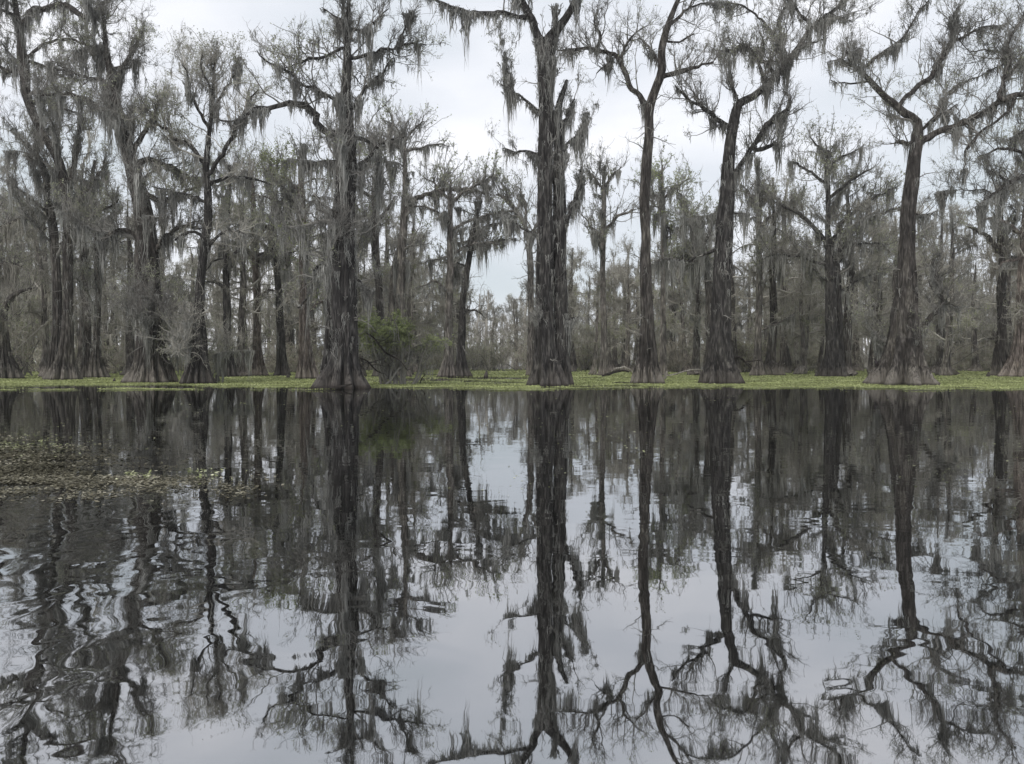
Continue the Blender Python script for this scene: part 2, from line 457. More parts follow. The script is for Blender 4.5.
# ------------------------------------------------------------------ the trees of the photograph, one by one
hero('bald_cypress', 'tall dark cypress with bare spiky top and rotten hollow looking swollen foot, left of centre',
     (343, 388),
     [[(343, 388, 56), (343, 379, 46), (344, 366, 34), (345, 350, 29), (345, 320, 28), (344, 280, 28), (343, 230, 26), (346, 180, 23), (347, 140, 19), (346, 100, 12), (347, 60, 9), (347, 30, 6), (349, 2, 3)],
      [(328, 388, 22), (328, 370, 14), (330, 340, 12), (332, 300, 11), (329, 270, 10), (333, 245, 8), (338, 225, 6)]],
     [[(342, 134, 9), (322, 130, 8), (316, 115, 8), (305, 106, 7), (290, 104, 6), (262, 110, 5), (240, 116, 3), (215, 121, 2)],
      [(349, 57, 4), (375, 52, 3.5), (400, 45, 2.5), (424, 46, 1.2)],
      [(400, 45, 2.5), (404, 28, 2), (412, 10, 1)],
      [(346, 48, 3.5), (320, 57, 3), (295, 63, 2), (275, 72, 1)],
      [(334, 100, 4), (312, 88, 3.5), (290, 76, 3), (268, 62, 2), (255, 50, 1)],
      [(349, 30, 3), (365, 30, 2.5), (378, 20, 2), (388, 8, 1)],
      [(347, 20, 3), (335, 15, 2), (322, 5, 1)],
      [(351, 140, 5), (366, 142, 4), (376, 152, 4), (378, 175, 3.5), (377, 200, 3)],
      [(350, 108, 4), (365, 90, 3.5), (382, 72, 2.5), (394, 55, 1.2)],
      [(358, 280, 3), (366, 286, 2), (373, 292, 1)],
      [(338, 162, 4), (328, 161, 3), (316, 162, 2), (300, 158, 1)],
      [(336, 213, 4), (322, 203, 3), (312, 195, 2)],
      [(332, 240, 6), (322, 262, 4), (310, 290, 3), (296, 310, 2)],
      [(356, 170, 6), (375, 150, 4), (390, 140, 3), (405, 138, 1.5)]],
     bark='bark_dark', auto=10, zlo=0.38, crown=1.3, moss=1.5, trunk_moss=1.9, green=0.7, green_mat='olive', seed=3, mosslen=1.05, wscale=0.83, alen=3.0, flare=1.3)

hero('bald_cypress', 'thick double stemmed cypress in the middle, forking into a V at the top',
     (548, 386),
     [[(548, 386, 44), (547, 376, 36), (546, 362, 29), (545, 345, 24), (544, 310, 20), (545, 250, 20), (545, 200, 18), (546, 150, 18), (546, 100, 18), (546, 65, 19), (546, 48, 19), (552, 36, 13), (560, 26, 10), (570, 10, 8), (578, -10, 7), (586, -60, 4), (590, -110, 2)],
      [(562, 386, 24), (562, 372, 20), (561, 345, 17), (561, 300, 16), (559, 250, 16), (559, 200, 15), (558, 150, 12), (558, 112, 9), (563, 92, 6), (567, 80, 3)]],
     [[(544, 46, 13), (535, 30, 10), (526, 12, 9), (516, -10, 8), (500, -60, 5), (490, -100, 3)],
      [(526, 18, 6), (505, 15, 5), (482, 12, 4.5), (456, 8, 3.5), (440, 2, 3), (424, -5, 2)],
      [(540, 112, 4), (528, 102, 3), (515, 92, 2.5), (502, 85, 1.2)],
      [(510, 89, 2), (509, 74, 2), (505, 62, 1.5), (504, 51, 1)],
      [(540, 155, 3), (525, 152, 2.5), (514, 150, 2), (504, 146, 1)],
      [(562, 155, 4), (572, 140, 3), (580, 130, 2), (587, 112, 1)],
      [(566, 225, 6), (572, 205, 5), (578, 180, 5), (583, 168, 3)],
      [(552, 40, 4), (553, 28, 3.5), (556, 20, 2), (555, 2, 1)],
      [(542, 314, 2.5), (536, 313, 2), (529, 313, 1)],
      [(565, 320, 2.5), (572, 319, 2), (579, 318, 1)],
      [(540, 235, 3), (525, 226, 2.5), (510, 218, 1.5), (502, 216, 1)],
      [(566, 120, 4), (572, 108, 3), (576, 98, 2)]],
     bark='bark_dark', auto=5, zlo=0.5, crown=0.45, moss=2.3, trunk_moss=1.5, seed=5, alen=1.4, mosslen=1.1, wscale=0.82)

hero('bald_cypress', 'slender straight cypress right of the thick double one, two arched limbs at its top',
     (648, 384),
     [[(648, 384, 33), (648, 376, 29), (648, 364, 23), (648, 350, 18), (647, 320, 14), (646, 280, 13), (646, 240, 10), (645, 200, 11), (647, 160, 11), (649, 130, 10), (650, 105, 10), (657, 85, 9), (662, 70, 9), (662, 50, 8), (668, 25, 7), (676, 5, 5), (688, -25, 4), (692, -70, 2)]],
     [[(650, 107, 7), (638, 96, 6), (628, 80, 5.5), (620, 62, 5), (606, 50, 5), (590, 48, 4), (573, 52, 3), (558, 50, 1.5)],
      [(600, 48, 4), (599, 36, 3), (594, 20, 2), (598, 8, 1)],
      [(620, 62, 3.5), (624, 45, 3), (634, 33, 2), (645, 25, 1)],
      [(661, 79, 6), (680, 73, 5), (697, 67, 3), (712, 62, 2)],
      [(657, 60, 3), (648, 48, 2.5), (641, 40, 1.5)],
      [(668, 25, 4), (684, 12, 3), (698, 4, 2), (714, 2, 1)],
      [(664, 40, 3), (680, 42, 2), (694, 34, 1)],
      [(612, 54, 3), (606, 66, 2), (596, 74, 1)]],
     auto=8, zlo=0.82, crown=1.6, moss=0.8, trunk_moss=0.12, green=0.2, seed=8, alen=3.2, bark='bark', mosslen=0.85)

hero('bald_cypress', 'dark cypress with cleft ribbed foot, one long mossy limb rising to the upper right',
     (721, 384),
     [[(721, 384, 44), (720, 375, 37), (720, 362, 28), (720, 345, 23), (721, 310, 21), (722, 270, 19), (724, 230, 19), (727, 200, 17), (728, 170, 14), (731, 140, 12), (735, 115, 11), (740, 103, 9), (752, 97, 8), (770, 82, 7), (785, 65, 7), (800, 45, 6), (812, 27, 5), (835, 10, 4), (850, -3, 3), (880, -30, 1.5)]],
     [[(730, 128, 6), (715, 118, 5), (700, 108, 4), (687, 98, 3), (675, 86, 1.5)],
      [(738, 104, 3.5), (735, 90, 3), (730, 70, 2), (729, 50, 1)],
      [(735, 170, 6), (750, 152, 5.5), (760, 135, 6), (775, 118, 6), (788, 107, 5), (791, 95, 1)],
      [(756, 150, 5), (768, 147, 4.5), (782, 140, 1.5)],
      [(778, 75, 4), (765, 64, 3), (752, 57, 1.5)],
      [(787, 62, 4), (784, 42, 3), (780, 22, 2), (786, 2, 1)],
      [(812, 27, 4), (800, 12, 3), (788, -5, 2)],
      [(830, 14, 3), (842, 22, 2), (852, 20, 1)],
      [(766, 85, 4), (750, 48, 3), (728, 52, 2), (712, 50, 1)],
      [(786, 60, 3), (760, 18, 2.5), (735, 4, 2), (715, 2, 1)],
      [(800, 45, 3), (815, 42, 2), (828, 36, 1)],
      [(729, 215, 3), (742, 212, 2), (752, 213, 1)],
      [(716, 250, 4), (704, 255, 3), (688, 262, 2), (672, 262, 1)]],
     bark='bark_dark', auto=8, zlo=0.65, crown=1.45, moss=1.8, trunk_moss=1.0, seed=13, alen=2.6)

hero('bald_cypress', 'big pale footed cypress on the right with wide ribbed base and spreading antler limbs',
     (903, 385),
     [[(902, 385, 66), (902, 377, 58), (903, 366, 48), (904, 352, 40), (905, 330, 33), (906, 300, 26), (907, 260, 19), (908, 220, 17), (912, 180, 16), (915, 155, 14), (917, 140, 13), (917, 122, 10), (904, 113, 9), (896, 105, 8), (885, 97, 7), (870, 82, 6), (858, 69, 4), (850, 59, 3), (846, 50, 2)],
      [(871, 385, 12), (876, 375, 10), (882, 364, 8), (888, 352, 7), (893, 338, 5)]],
     [[(858, 69, 4), (880, 56, 3.5), (897, 44, 3), (910, 26, 2), (928, 0, 1.5)],
      [(898, 106, 5), (907, 93, 5), (927, 81, 6), (935, 67, 5.5), (951, 44, 4.5), (968, 34, 3), (985, 26, 2.5), (1004, 24, 1)],
      [(950, 45, 3), (952, 24, 2.5), (958, 0, 1)],
      [(920, 144, 9), (940, 131, 8), (967, 120, 8), (988, 107, 7), (1003, 99, 6), (1024, 95, 5), (1060, 88, 3)],
      [(924, 126, 4), (940, 114, 3), (955, 108, 1.5)],
      [(914, 143, 5), (905, 142, 4.5), (896, 141, 4)],
      [(1001, 100, 5), (1004, 80, 5), (1007, 63, 4.5), (1009, 47, 4), (1015, 30, 3), (1026, 14, 2)],
      [(1004, 82, 4), (1014, 71, 3), (1026, 55, 2)],
      [(1001, 117, 3), (985, 128, 3), (975, 140, 3.5), (966, 158, 2), (960, 183, 0.8)],
      [(919, 332, 8), (930, 316, 6), (941, 303, 5), (937, 280, 4.5), (934, 262, 3), (941, 254, 1)],
      [(941, 304, 3), (950, 305, 2), (959, 306, 1)],
      [(935, 120, 3), (950, 90, 2), (975, 78, 1.5), (990, 70, 1)],
      [(870, 82, 3), (850, 84, 2), (832, 80, 1)],
      [(860, 70, 3), (840, 60, 2), (828, 62, 1)],
      [(916, 215, 2.5), (928, 213, 2), (940, 210, 1)],
      [(1008, 60, 3), (990, 50, 2), (972, 52, 1)]],
     bark='bark', auto=7, zlo=0.75, crown=1.45, moss=1.4, trunk_moss=0.05, seed=21, alen=3.2, flare=1.25, mosslen=0.95, wscale=0.82)

hero('bald_cypress', 'cypress just outside the right edge whose mossy boughs reach into the frame',
     (1062, 383),
     [[(1062, 383, 40), (1062, 370, 28), (1062, 340, 20), (1063, 280, 17), (1064, 220, 15), (1062, 170, 13), (1058, 120, 9), (1056, 70, 6), (1056, 20, 4)]],
     [[(1064, 185, 6), (1045, 182, 5), (1024, 178, 5), (1006, 183, 4), (992, 194, 3), (978, 206, 1.5)],
      [(1006, 182, 3), (998, 174, 2), (986, 171, 1)],
      [(1060, 165, 5), (1040, 156, 4), (1015, 151, 3.5), (998, 150, 2.5), (978, 158, 1)],
      [(1000, 196, 2), (984, 190, 1.5), (960, 188, 1), (940, 192, 0.8)],
      [(1060, 130, 5), (1040, 128, 4), (1020, 134, 2.5), (1008, 140, 1)]],
     auto=6, zlo=0.4, crown=0.9, moss=1.7, trunk_moss=0.5, seed=23, alen=3.0)

hero('bald_cypress', 'umbrella crowned cypress with double trunk, left of the big pale footed one',
     (832, 377),
     [[(832, 377, 36), (832, 368, 28), (832, 356, 20), (832, 340, 16), (831, 320, 15), (831, 290, 14), (830, 265, 14), (829, 248, 10), (828, 230, 7), (828, 200, 6), (827, 170, 5), (828, 150, 3)],
      [(842, 377, 16), (841, 366, 11), (840, 340, 8), (839, 310, 8), (838, 280, 8), (837, 258, 6), (841, 240, 5), (852, 226, 4)]],
     [[(829, 250, 7), (815, 228, 6), (797, 213, 5), (785, 207, 4), (772, 200, 2), (764, 190, 1)],
      [(831, 248, 7), (842, 225, 6), (855, 212, 5), (870, 199, 4), (883, 193, 3), (897, 187, 1)],
      [(838, 258, 7), (850, 236, 6), (866, 222, 5), (882, 214, 3.5), (900, 206, 2), (910, 203, 1)],
      [(828, 183, 4), (815, 174, 3.5), (802, 168, 3), (788, 158, 1)],
      [(829, 198, 4), (843, 188, 4), (858, 177, 3), (872, 168, 1.5)],
      [(828, 170, 3), (840, 158, 3), (853, 151, 2), (864, 144, 1)],
      [(828, 156, 2.5), (818, 146, 2), (810, 136, 1)],
      [(842, 260, 3.5), (852, 246, 3), (870, 243, 2.5), (884, 245, 2), (890, 253, 1)],
      [(838, 292, 4), (858, 281, 3), (882, 270, 2), (898, 265, 1)],
      [(826, 266, 4), (808, 259, 3.5), (790, 254, 3), (770, 256, 2), (758, 262, 1)]],
     bark='bark_dark', auto=10, zlo=0.5, crown=2.0, moss=1.2, trunk_moss=0.15, seed=27, alen=4.5, aup=0.8, lod=2, flare=1.0, mosslen=1.2, twig='twig', wscale=0.72)

hero('bald_cypress', 'thin straight grey cypress standing just right of the dark leaning one',
     (758, 376),
     [[(758, 376, 16), (758, 366, 11), (758, 350, 8), (759, 320, 7), (759, 270, 6), (759, 230, 5), (760, 200, 4), (758, 180, 2)]],
     [[(760, 226, 4), (772, 216, 3), (788, 204, 2), (800, 198, 1)], [(760, 222, 4), (755, 206, 3), (748, 190, 2), (738, 184, 1)],
      [(762, 262, 4), (776, 252, 3.5), (795, 252, 3), (815, 256, 1.5)], [(762, 290, 3), (770, 270, 2.5), (785, 262, 1.5)],
      [(762, 330, 3), (780, 322, 2), (796, 312, 1)]],
     bark='bark_grey', auto=10, zlo=0.45, crown=1.3, moss=1.2, trunk_moss=0.2, seed=29, alen=4.0, lod=2, green=0.4, green_mat='olive', mosslen=1.2)

hero('bald_cypress', 'reddish cypress with pale flared foot at the right edge of the photo',
     (1020, 377),
     [[(1020, 377, 38), (1020, 368, 28), (1021, 354, 20), (1022, 330, 16), (1023, 300, 14), (1026, 250, 13), (1030, 200, 11), (1034, 150, 8), (1038, 110, 5)]],
     [[(1018, 260, 4), (1006, 262, 3), (996, 270, 1.5)], [(1024, 240, 5), (1010, 225, 4), (995, 218, 3), (980, 222, 1)]],
     bark='bark_red', auto=10, zlo=0.5, crown=0.8, moss=1.2, trunk_moss=0.2, seed=31, alen=4.5, lod=2, flare=1.3)

hero('bald_cypress', 'dark cypress left of the right edge trunk, a hooked broken bough low on it',
     (1001, 376),
     [[(1001, 376, 18), (1001, 366, 16), (1000, 352, 12), (1002, 330, 9), (1001, 290, 9), (1002, 258, 9), (1001, 235, 8), (999, 205, 5), (998, 185, 3)]],
     [[(1001, 342, 5), (995, 334, 4), (991, 331, 3), (986, 333, 1.5)], [(995, 338, 3), (990, 339, 2), (988, 338, 1)],
      [(1001, 256, 6), (990, 240, 5), (978, 230, 4), (968, 226, 2)], [(1001, 240, 5), (1012, 225, 4), (1020, 210, 2)],
      [(1003, 250, 4), (1014, 258, 3), (1024, 255, 1)]],
     bark='bark', auto=9, zlo=0.5, crown=0.9, moss=1.3, trunk_moss=0.3, seed=33, alen=4.0, lod=2, mossm='moss_far')

hero('bald_cypress', 'massive moss draped cypress on the left with splayed root props at its foot',
     (150, 383),
     [[(148, 383, 46), (148, 376, 38), (149, 362, 29), (150, 340, 26), (150, 320, 26), (148, 290, 26), (147, 260, 25), (146, 235, 22), (142, 205, 19), (135, 178, 16), (128, 150, 14), (120, 120, 11), (112, 80, 8), (105, 40, 5), (103, 12, 3)],
      [(175, 384, 8), (168, 362, 7), (160, 335, 7), (155, 310, 6)]],
     [[(126, 140, 7), (118, 122, 6), (110, 105, 5), (104, 90, 2)],
      [(135, 165, 7), (150, 160, 6), (170, 166, 5), (190, 176, 3), (205, 180, 1.5)],
      [(138, 190, 7), (160, 200, 6), (176, 196, 4), (196, 186, 2)],
      [(120, 122, 6), (100, 108, 5), (78, 96, 4), (55, 92, 3), (35, 96, 1.5)],
      [(116, 100, 5), (100, 80, 4), (85, 77, 3), (62, 70, 2), (48, 62, 1)],
      [(112, 82, 5), (128, 60, 4), (140, 40, 3), (148, 22, 1)],
      [(108, 55, 3.5), (88, 44, 3), (70, 40, 2), (55, 44, 1)],
      [(144, 240, 6), (125, 232, 5), (108, 236, 3), (98, 246, 1.5)],
      [(156, 250, 6), (170, 232, 5), (186, 226, 3), (204, 228, 1)],
      [(152, 330, 5), (164, 318, 4), (176, 308, 2), (184, 306, 1)],
      [(146, 345, 3), (154, 332, 2.5), (165, 322, 1.5)],
      [(130, 155, 6), (145, 130, 5), (158, 112, 3), (164, 95, 1)]],
     bark='bark', auto=22, zlo=0.35, crown=1.5, moss=1.7, trunk_moss=0.8, seed=37, mosslen=1.1, alen=4.5, green=1.0, green_mat='olive', flare=1.3)

hero('bald_cypress', 'buttressed dark footed cypress right of the massive left one, pale twiggy dome on top',
     (198, 384),
     [[(198, 384, 34), (198, 377, 28), (199, 362, 19), (200, 346, 15), (199, 320, 12), (200, 290, 10), (203, 260, 9), (205, 240, 9), (208, 215, 9), (207, 190, 8), (206, 165, 7), (208, 140, 5), (212, 110, 4), (214, 80, 3), (216, 55, 2)],
      [(184, 384, 7), (188, 368, 6), (193, 352, 5), (197, 340, 4)]],
     [[(207, 165, 5), (195, 150, 4.5), (178, 138, 4), (162, 126, 3), (152, 112, 1)],
      [(207, 178, 5), (222, 155, 4.5), (236, 132, 4), (246, 112, 3), (256, 90, 1)],
      [(209, 182, 4), (232, 178, 3.5), (256, 180, 2.5), (272, 184, 1)],
      [(206, 202, 4), (186, 194, 3), (164, 190, 2), (150, 186, 1)],
      [(210, 130, 3.5), (196, 105, 3), (188, 80, 2), (182, 62, 1)],
      [(212, 110, 3), (226, 88, 2.5), (236, 70, 2), (242, 56, 1)],
      [(213, 95, 2.5), (205, 75, 2), (200, 55, 1)],
      [(205, 238, 4), (190, 232, 3), (174, 240, 2)],
      [(206, 250, 4), (222, 236, 3), (238, 232, 2), (250, 238, 1)],
      [(202, 275, 3), (214, 262, 2.5), (226, 258, 1)]],
     bark='bark_dark', auto=14, zlo=0.38, crown=1.25, moss=0.9, trunk_moss=0.6, seed=41, mosslen=1.1, alen=3.8, green=1.0, green_mat='olive', twig='twig_pale')

hero('bald_cypress', 'twin stemmed cypress with bulky dark foot near the left edge of the photo',
     (62, 380),
     [[(64, 380, 32), (65, 370, 26), (66, 355, 16), (68, 320, 11), (68, 290, 10), (68, 250, 11), (70, 215, 12), (66, 190, 11), (58, 160, 9), (40, 128, 8), (28, 100, 9), (24, 70, 10), (21, 40, 8), (16, 10, 6), (10, -25, 3)],
      [(54, 380, 20), (56, 360, 14), (57, 320, 10), (57, 280, 9), (55, 250, 9), (53, 225, 9), (48, 200, 8), (46, 176, 7), (38, 160, 5), (28, 147, 4), (10, 130, 2)]],
     [[(25, 68, 6), (12, 72, 5), (0, 66, 4), (-15, 55, 2)],
      [(28, 58, 3.5), (44, 44, 3), (60, 40, 2), (72, 42, 1)],
      [(28, 62, 3.5), (46, 66, 3), (65, 77, 2.5), (86, 79, 1)],
      [(22, 30, 6), (30, 12, 6), (48, 6, 6), (64, 6, 6), (76, 13, 6), (86, 17, 5), (98, 8, 5), (112, -2, 3)],
      [(35, 100, 5), (48, 100, 4), (62, 108, 3), (80, 112, 1)],
      [(70, 210, 6), (80, 200, 5), (95, 182, 4), (105, 160, 2)],
      [(71, 225, 5), (90, 218, 4), (108, 205, 3), (120, 200, 1)],
      [(52, 215, 4), (38, 205, 3), (22, 192, 2), (8, 175, 1)],
      [(66, 190, 6), (74, 165, 5), (78, 140, 4), (80, 115, 2)],
      [(20, 20, 4), (4, 10, 3), (-12, 4, 2)]],
     bark='bark', auto=20, zlo=0.35, crown=1.5, moss=1.7, trunk_moss=0.6, seed=43, mosslen=1.15, alen=5.0, green=1.0, green_mat='olive')

hero('bald_cypress', 'clean brown fluted cypress standing close behind the left of the tall spiky dark one',
     (307, 379),
     [[(307, 379, 24), (307, 372, 21), (306, 358, 16), (304, 335, 12), (303, 300, 9), (303, 260, 8), (302, 220, 8), (301, 180, 6), (300, 150, 4)]],
     [[(303, 240, 4), (290, 225, 3), (276, 215, 1.5)], [(303, 320, 3), (316, 305, 3), (330, 296, 1.5)], [(302, 200, 4), (288, 180, 3), (270, 172, 2), (258, 162, 1)],
      [(302, 190, 4), (286, 203, 3), (268, 198, 2), (256, 196, 1)]],
     bark='bark_red', auto=14, zlo=0.45, crown=1.0, moss=1.0, trunk_moss=0.2, seed=47, alen=4.5, lod=2, green=0.8, mosslen=1.5)

hero('bald_cypress', 'upright cypress left of the sky gap, its foot touching a leaning neighbour',
     (447, 377),
     [[(447, 377, 20), (448, 368, 14), (449, 350, 9), (449, 310, 8), (450, 275, 8), (450, 240, 7), (450, 215, 6), (450, 195, 4), (451, 180, 2)]],
     [[(450, 225, 4), (435, 212, 3), (422, 206, 2), (410, 208, 1)], [(451, 255, 4), (464, 248, 3), (482, 243, 2), (498, 246, 1)],
      [(448, 290, 3), (434, 282, 2.5), (420, 288, 1)], [(450, 205, 4), (464, 192, 3), (480, 184, 2), (492, 186, 1)],
      [(450, 200, 3), (438, 188, 2.5), (428, 178, 1)], [(451, 230, 4), (466, 222, 3), (484, 216, 2), (498, 212, 1)]],
     bark='bark_grey', auto=8, zlo=0.5, crown=1.3, moss=1.3, trunk_moss=0.3, seed=53, alen=3.2, lod=2, aup=0.3, mosslen=1.2)

hero('bald_cypress', 'darker leaning cypress by the sky gap, its foot touching an upright neighbour',
     (463, 377),
     [[(463, 377, 20), (462, 368, 13), (461, 350, 9), (462, 330, 8), (463, 300, 7), (466, 280, 7), (470, 250, 6), (473, 232, 5), (478, 212, 3), (482, 200, 2)]],
     [[(470, 250, 4), (484, 244, 3), (500, 240, 2.5), (516, 238, 1)], [(472, 236, 3), (486, 226, 2.5), (502, 222, 1)],
      [(468, 268, 3), (456, 262, 2), (446, 262, 1)], [(464, 310, 2.5), (476, 310, 2), (486, 318, 1)]],
     bark='bark_dark', auto=7, zlo=0.55, crown=1.3, moss=1.8, trunk_moss=0.4, seed=59, alen=3.0, lod=2, aup=0.3, mosslen=1.3)

hero('bald_cypress', 'flat topped cypress with long arched bough, standing behind the low green bush',
     (402, 377),
     [[(402, 377, 20), (402, 366, 15), (401, 340, 11), (401, 290, 10), (402, 250, 9), (404, 215, 8), (405, 190, 6), (405, 165, 5), (404, 145, 4), (404, 130, 2)],
      [(390, 377, 12), (390, 350, 8), (392, 300, 8), (394, 270, 7), (400, 245, 5)]],
     [[(406, 214, 6), (413, 201, 5.5), (425, 195, 5), (445, 190, 4.5), (468, 190, 4), (482, 193, 2.5), (496, 200, 1)],
      [(434, 192, 3), (444, 180, 2.5), (452, 172, 1)], [(405, 150, 4), (388, 142, 3), (370, 138, 2), (356, 142, 1)],
      [(405, 152, 4), (420, 148, 3), (436, 144, 2), (450, 146, 1)], [(404, 140, 2.5), (416, 126, 2), (424, 120, 1)],
      [(404, 138, 2.5), (394, 126, 2), (384, 122, 1)], [(470, 190, 3), (484, 180, 2), (500, 172, 1)]],
     bark='bark_grey', auto=9, zlo=0.5, crown=1.3, moss=1.3, trunk_moss=0.5, seed=61, alen=3.5, lod=2, aup=0.4, green=0.6, mosslen=1.3)

hero('bald_cypress', 'moss wrapped cypress seen close behind the right side of the tall spiky dark one',
     (380, 377),
     [[(380, 377, 16), (380, 366, 12), (380, 330, 9), (379, 290, 8), (376, 250, 8), (375, 200, 7), (378, 160, 5), (380, 138, 3)]],
     [[(376, 220, 4), (388, 208, 3), (396, 196, 1.5)], [(375, 200, 4), (362, 190, 3), (352, 182, 1)]],
     bark='bark', auto=11, zlo=0.5, crown=0.9, moss=1.6, trunk_moss=1.0, seed=67, alen=3.5, lod=2, green=0.9, mosslen=1.5)

hero('bald_cypress', 'narrow pale cypress with small round crown just right of the thick double stemmed one',
     (604, 376),
     [[(604, 376, 14), (604, 366, 9), (604, 340, 7), (603, 280, 6), (603, 240, 6), (604, 210, 5), (604, 185, 4), (605, 165, 2)]],
     [[(604, 188, 3), (614, 174, 2.5), (622, 166, 1)], [(604, 190, 3), (595, 178, 2.5), (588, 170, 1)], [(605, 228, 3.5), (618, 217, 3), (634, 210, 1.5)],
      [(605, 240, 3), (592, 228, 2.5), (582, 214, 1)]],
     bark='bark_grey', auto=9, zlo=0.55, crown=1.3, moss=1.2, trunk_moss=0.3, seed=71, alen=3.0, lod=2, aup=0.7, mosslen=1.2)

hero('bald_cypress', 'hazy cypress half hidden behind the left side of the thick double stemmed one',
     (532, 376),
     [[(532, 376, 14), (531, 366, 10), (531, 340, 8), (531, 300, 7), (530, 260, 7), (528, 236, 6), (520, 217, 5), (508, 201, 4), (498, 194, 2)]],
     [[(528, 240, 4), (540, 220, 3), (548, 200, 1)], [(524, 226, 4), (526, 205, 3), (520, 188, 1)], [(515, 210, 3), (504, 212, 2), (494, 220, 1)]],
     bark='bark_grey', auto=6, zlo=0.6, crown=1.3, moss=1.3, trunk_moss=0.4, seed=73, alen=3.0, lod=2, aup=0.5)

hero('bald_cypress', 'crooked forked cypress in the gap left of the dark leaning one',
     (709, 377),
     [[(709, 377, 18), (709, 366, 12), (710, 340, 8), (709, 300, 8), (707, 270, 7), (704, 248, 6), (700, 234, 5), (694, 222, 4), (690, 212, 2)]],
     [[(704, 245, 4), (712, 226, 3), (718, 216, 1)], [(706, 262, 5), (690, 262, 4), (670, 260, 3), (655, 262, 1)], [(694, 224, 3), (684, 200, 2), (676, 190, 1)]],
     bark='bark', auto=10, zlo=0.55, crown=1.3, moss=2.0, trunk_moss=0.4, seed=79, alen=4.0, lod=2, aup=0.5, mosslen=1.5, green=1.0, green_mat='olive')

hero('bald_cypress', 'faint slim cypress directly right of the slender forked one',
     (663, 376),
     [[(663, 376, 10), (663, 366, 8), (663, 320, 6), (663, 270, 6), (663, 220, 5), (662, 190, 4), (662, 165, 2)]],
     [[(663, 200, 3), (674, 188, 2.5), (690, 178, 1)], [(663, 205, 3), (652, 192, 2.5), (640, 186, 1)]],
     bark='bark_grey', auto=11, zlo=0.5, crown=1.3, moss=1.2, trunk_moss=0.2, seed=83, alen=3.6, lod=2, green=0.8, mosslen=1.2)

hero('bald_cypress', 'dark broad footed cypress cut by the left edge of the photo',
     (6, 379),
     [[(6, 379, 32), (5, 370, 27), (4, 356, 16), (4, 335, 9), (5, 310, 7), (9, 299, 6), (20, 292, 4), (34, 288, 1.5)],
      [(-4, 379, 14), (-4, 350, 10), (-5, 300, 9), (-8, 250, 8), (-10, 200, 6), (-12, 160, 3)]],
     [[(-6, 230, 4), (10, 224, 3), (24, 216, 1)], [(-8, 270, 4), (8, 262, 3), (22, 266, 1)]],
     bark='bark', auto=12, zlo=0.35, crown=0.9, moss=1.5, trunk_moss=0.5, seed=89, alen=5.0, lod=2, mossm='moss_far', mosslen=1.2)

hero('bald_cypress', 'straight cypress with narrow moss sleeve between the twin stemmed and the massive left trees',
     (97, 378),
     [[(97, 378, 22), (96, 368, 17), (96, 352, 10), (97, 330, 7), (98, 290, 7), (97, 250, 6), (95, 215, 5), (94, 180, 3)],
      [(88, 377, 14), (87, 350, 9), (86, 300, 9), (85, 260, 8), (87, 225, 7), (91, 190, 5), (95, 160, 3)]],
     [[(97, 260, 3.5), (110, 246, 3), (124, 240, 1)], [(86, 250, 4), (74, 232, 3), (64, 224, 1)]],
     bark='bark', auto=13, zlo=0.4, crown=1.0, moss=1.1, trunk_moss=0.8, seed=97, alen=4.0, lod=2, mosslen=1.7, mossm='moss')

hero('bald_cypress', 'plain cypress with tidy cone foot left of the brown fluted one, a dark stem between',
     (258, 376),
     [[(258, 376, 19), (258, 366, 13), (257, 350, 9), (257, 300, 8), (256, 270, 8), (255, 230, 7), (253, 200, 5), (252, 170, 3)]],
     [[(256, 262, 4), (244, 246, 3), (232, 240, 1)], [(255, 240, 4), (268, 226, 3), (280, 222, 1)], [(257, 300, 3), (268, 290, 2), (276, 292, 1)]],
     bark='bark_red', auto=12, zlo=0.42, crown=1.0, moss=1.0, trunk_moss=0.4, seed=101, alen=4.0, lod=2, mosslen=1.4, green=0.5)

hero('bald_cypress', 'dark stemmed cypress between the cone footed grey one and the brown fluted one',
     (282, 376),
     [[(282, 376, 17), (282, 366, 12), (281, 340, 9), (279, 300, 7), (276, 260, 7), (274, 230, 6), (272, 195, 4), (272, 165, 2)]],
     [[(277, 270, 4), (288, 256, 3), (298, 248, 1)], [(275, 240, 4), (262, 222, 3), (252, 214, 1)]],
     bark='bark_dark', auto=12, zlo=0.42, crown=1.0, moss=1.0, trunk_moss=0.5, seed=103, alen=4.0, lod=2, mosslen=1.5)

hero('bald_cypress', 'moss shaded cypress just right of the buttressed one with the twiggy dome',
     (228, 377),
     [[(228, 377, 18), (228, 366, 14), (228, 350, 9), (227, 310, 8), (226, 280, 7), (226, 240, 6), (228, 200, 5), (230, 165, 3)]],
     [[(226, 262, 4), (238, 250, 3), (248, 252, 1)], [(227, 290, 4), (214, 280, 3), (204, 284, 1)]],
     bark='bark_dark', auto=13, zlo=0.4, crown=1.0, moss=1.0, trunk_moss=0.6, seed=107, alen=4.0, lod=2, mosslen=1.5, green=0.3)
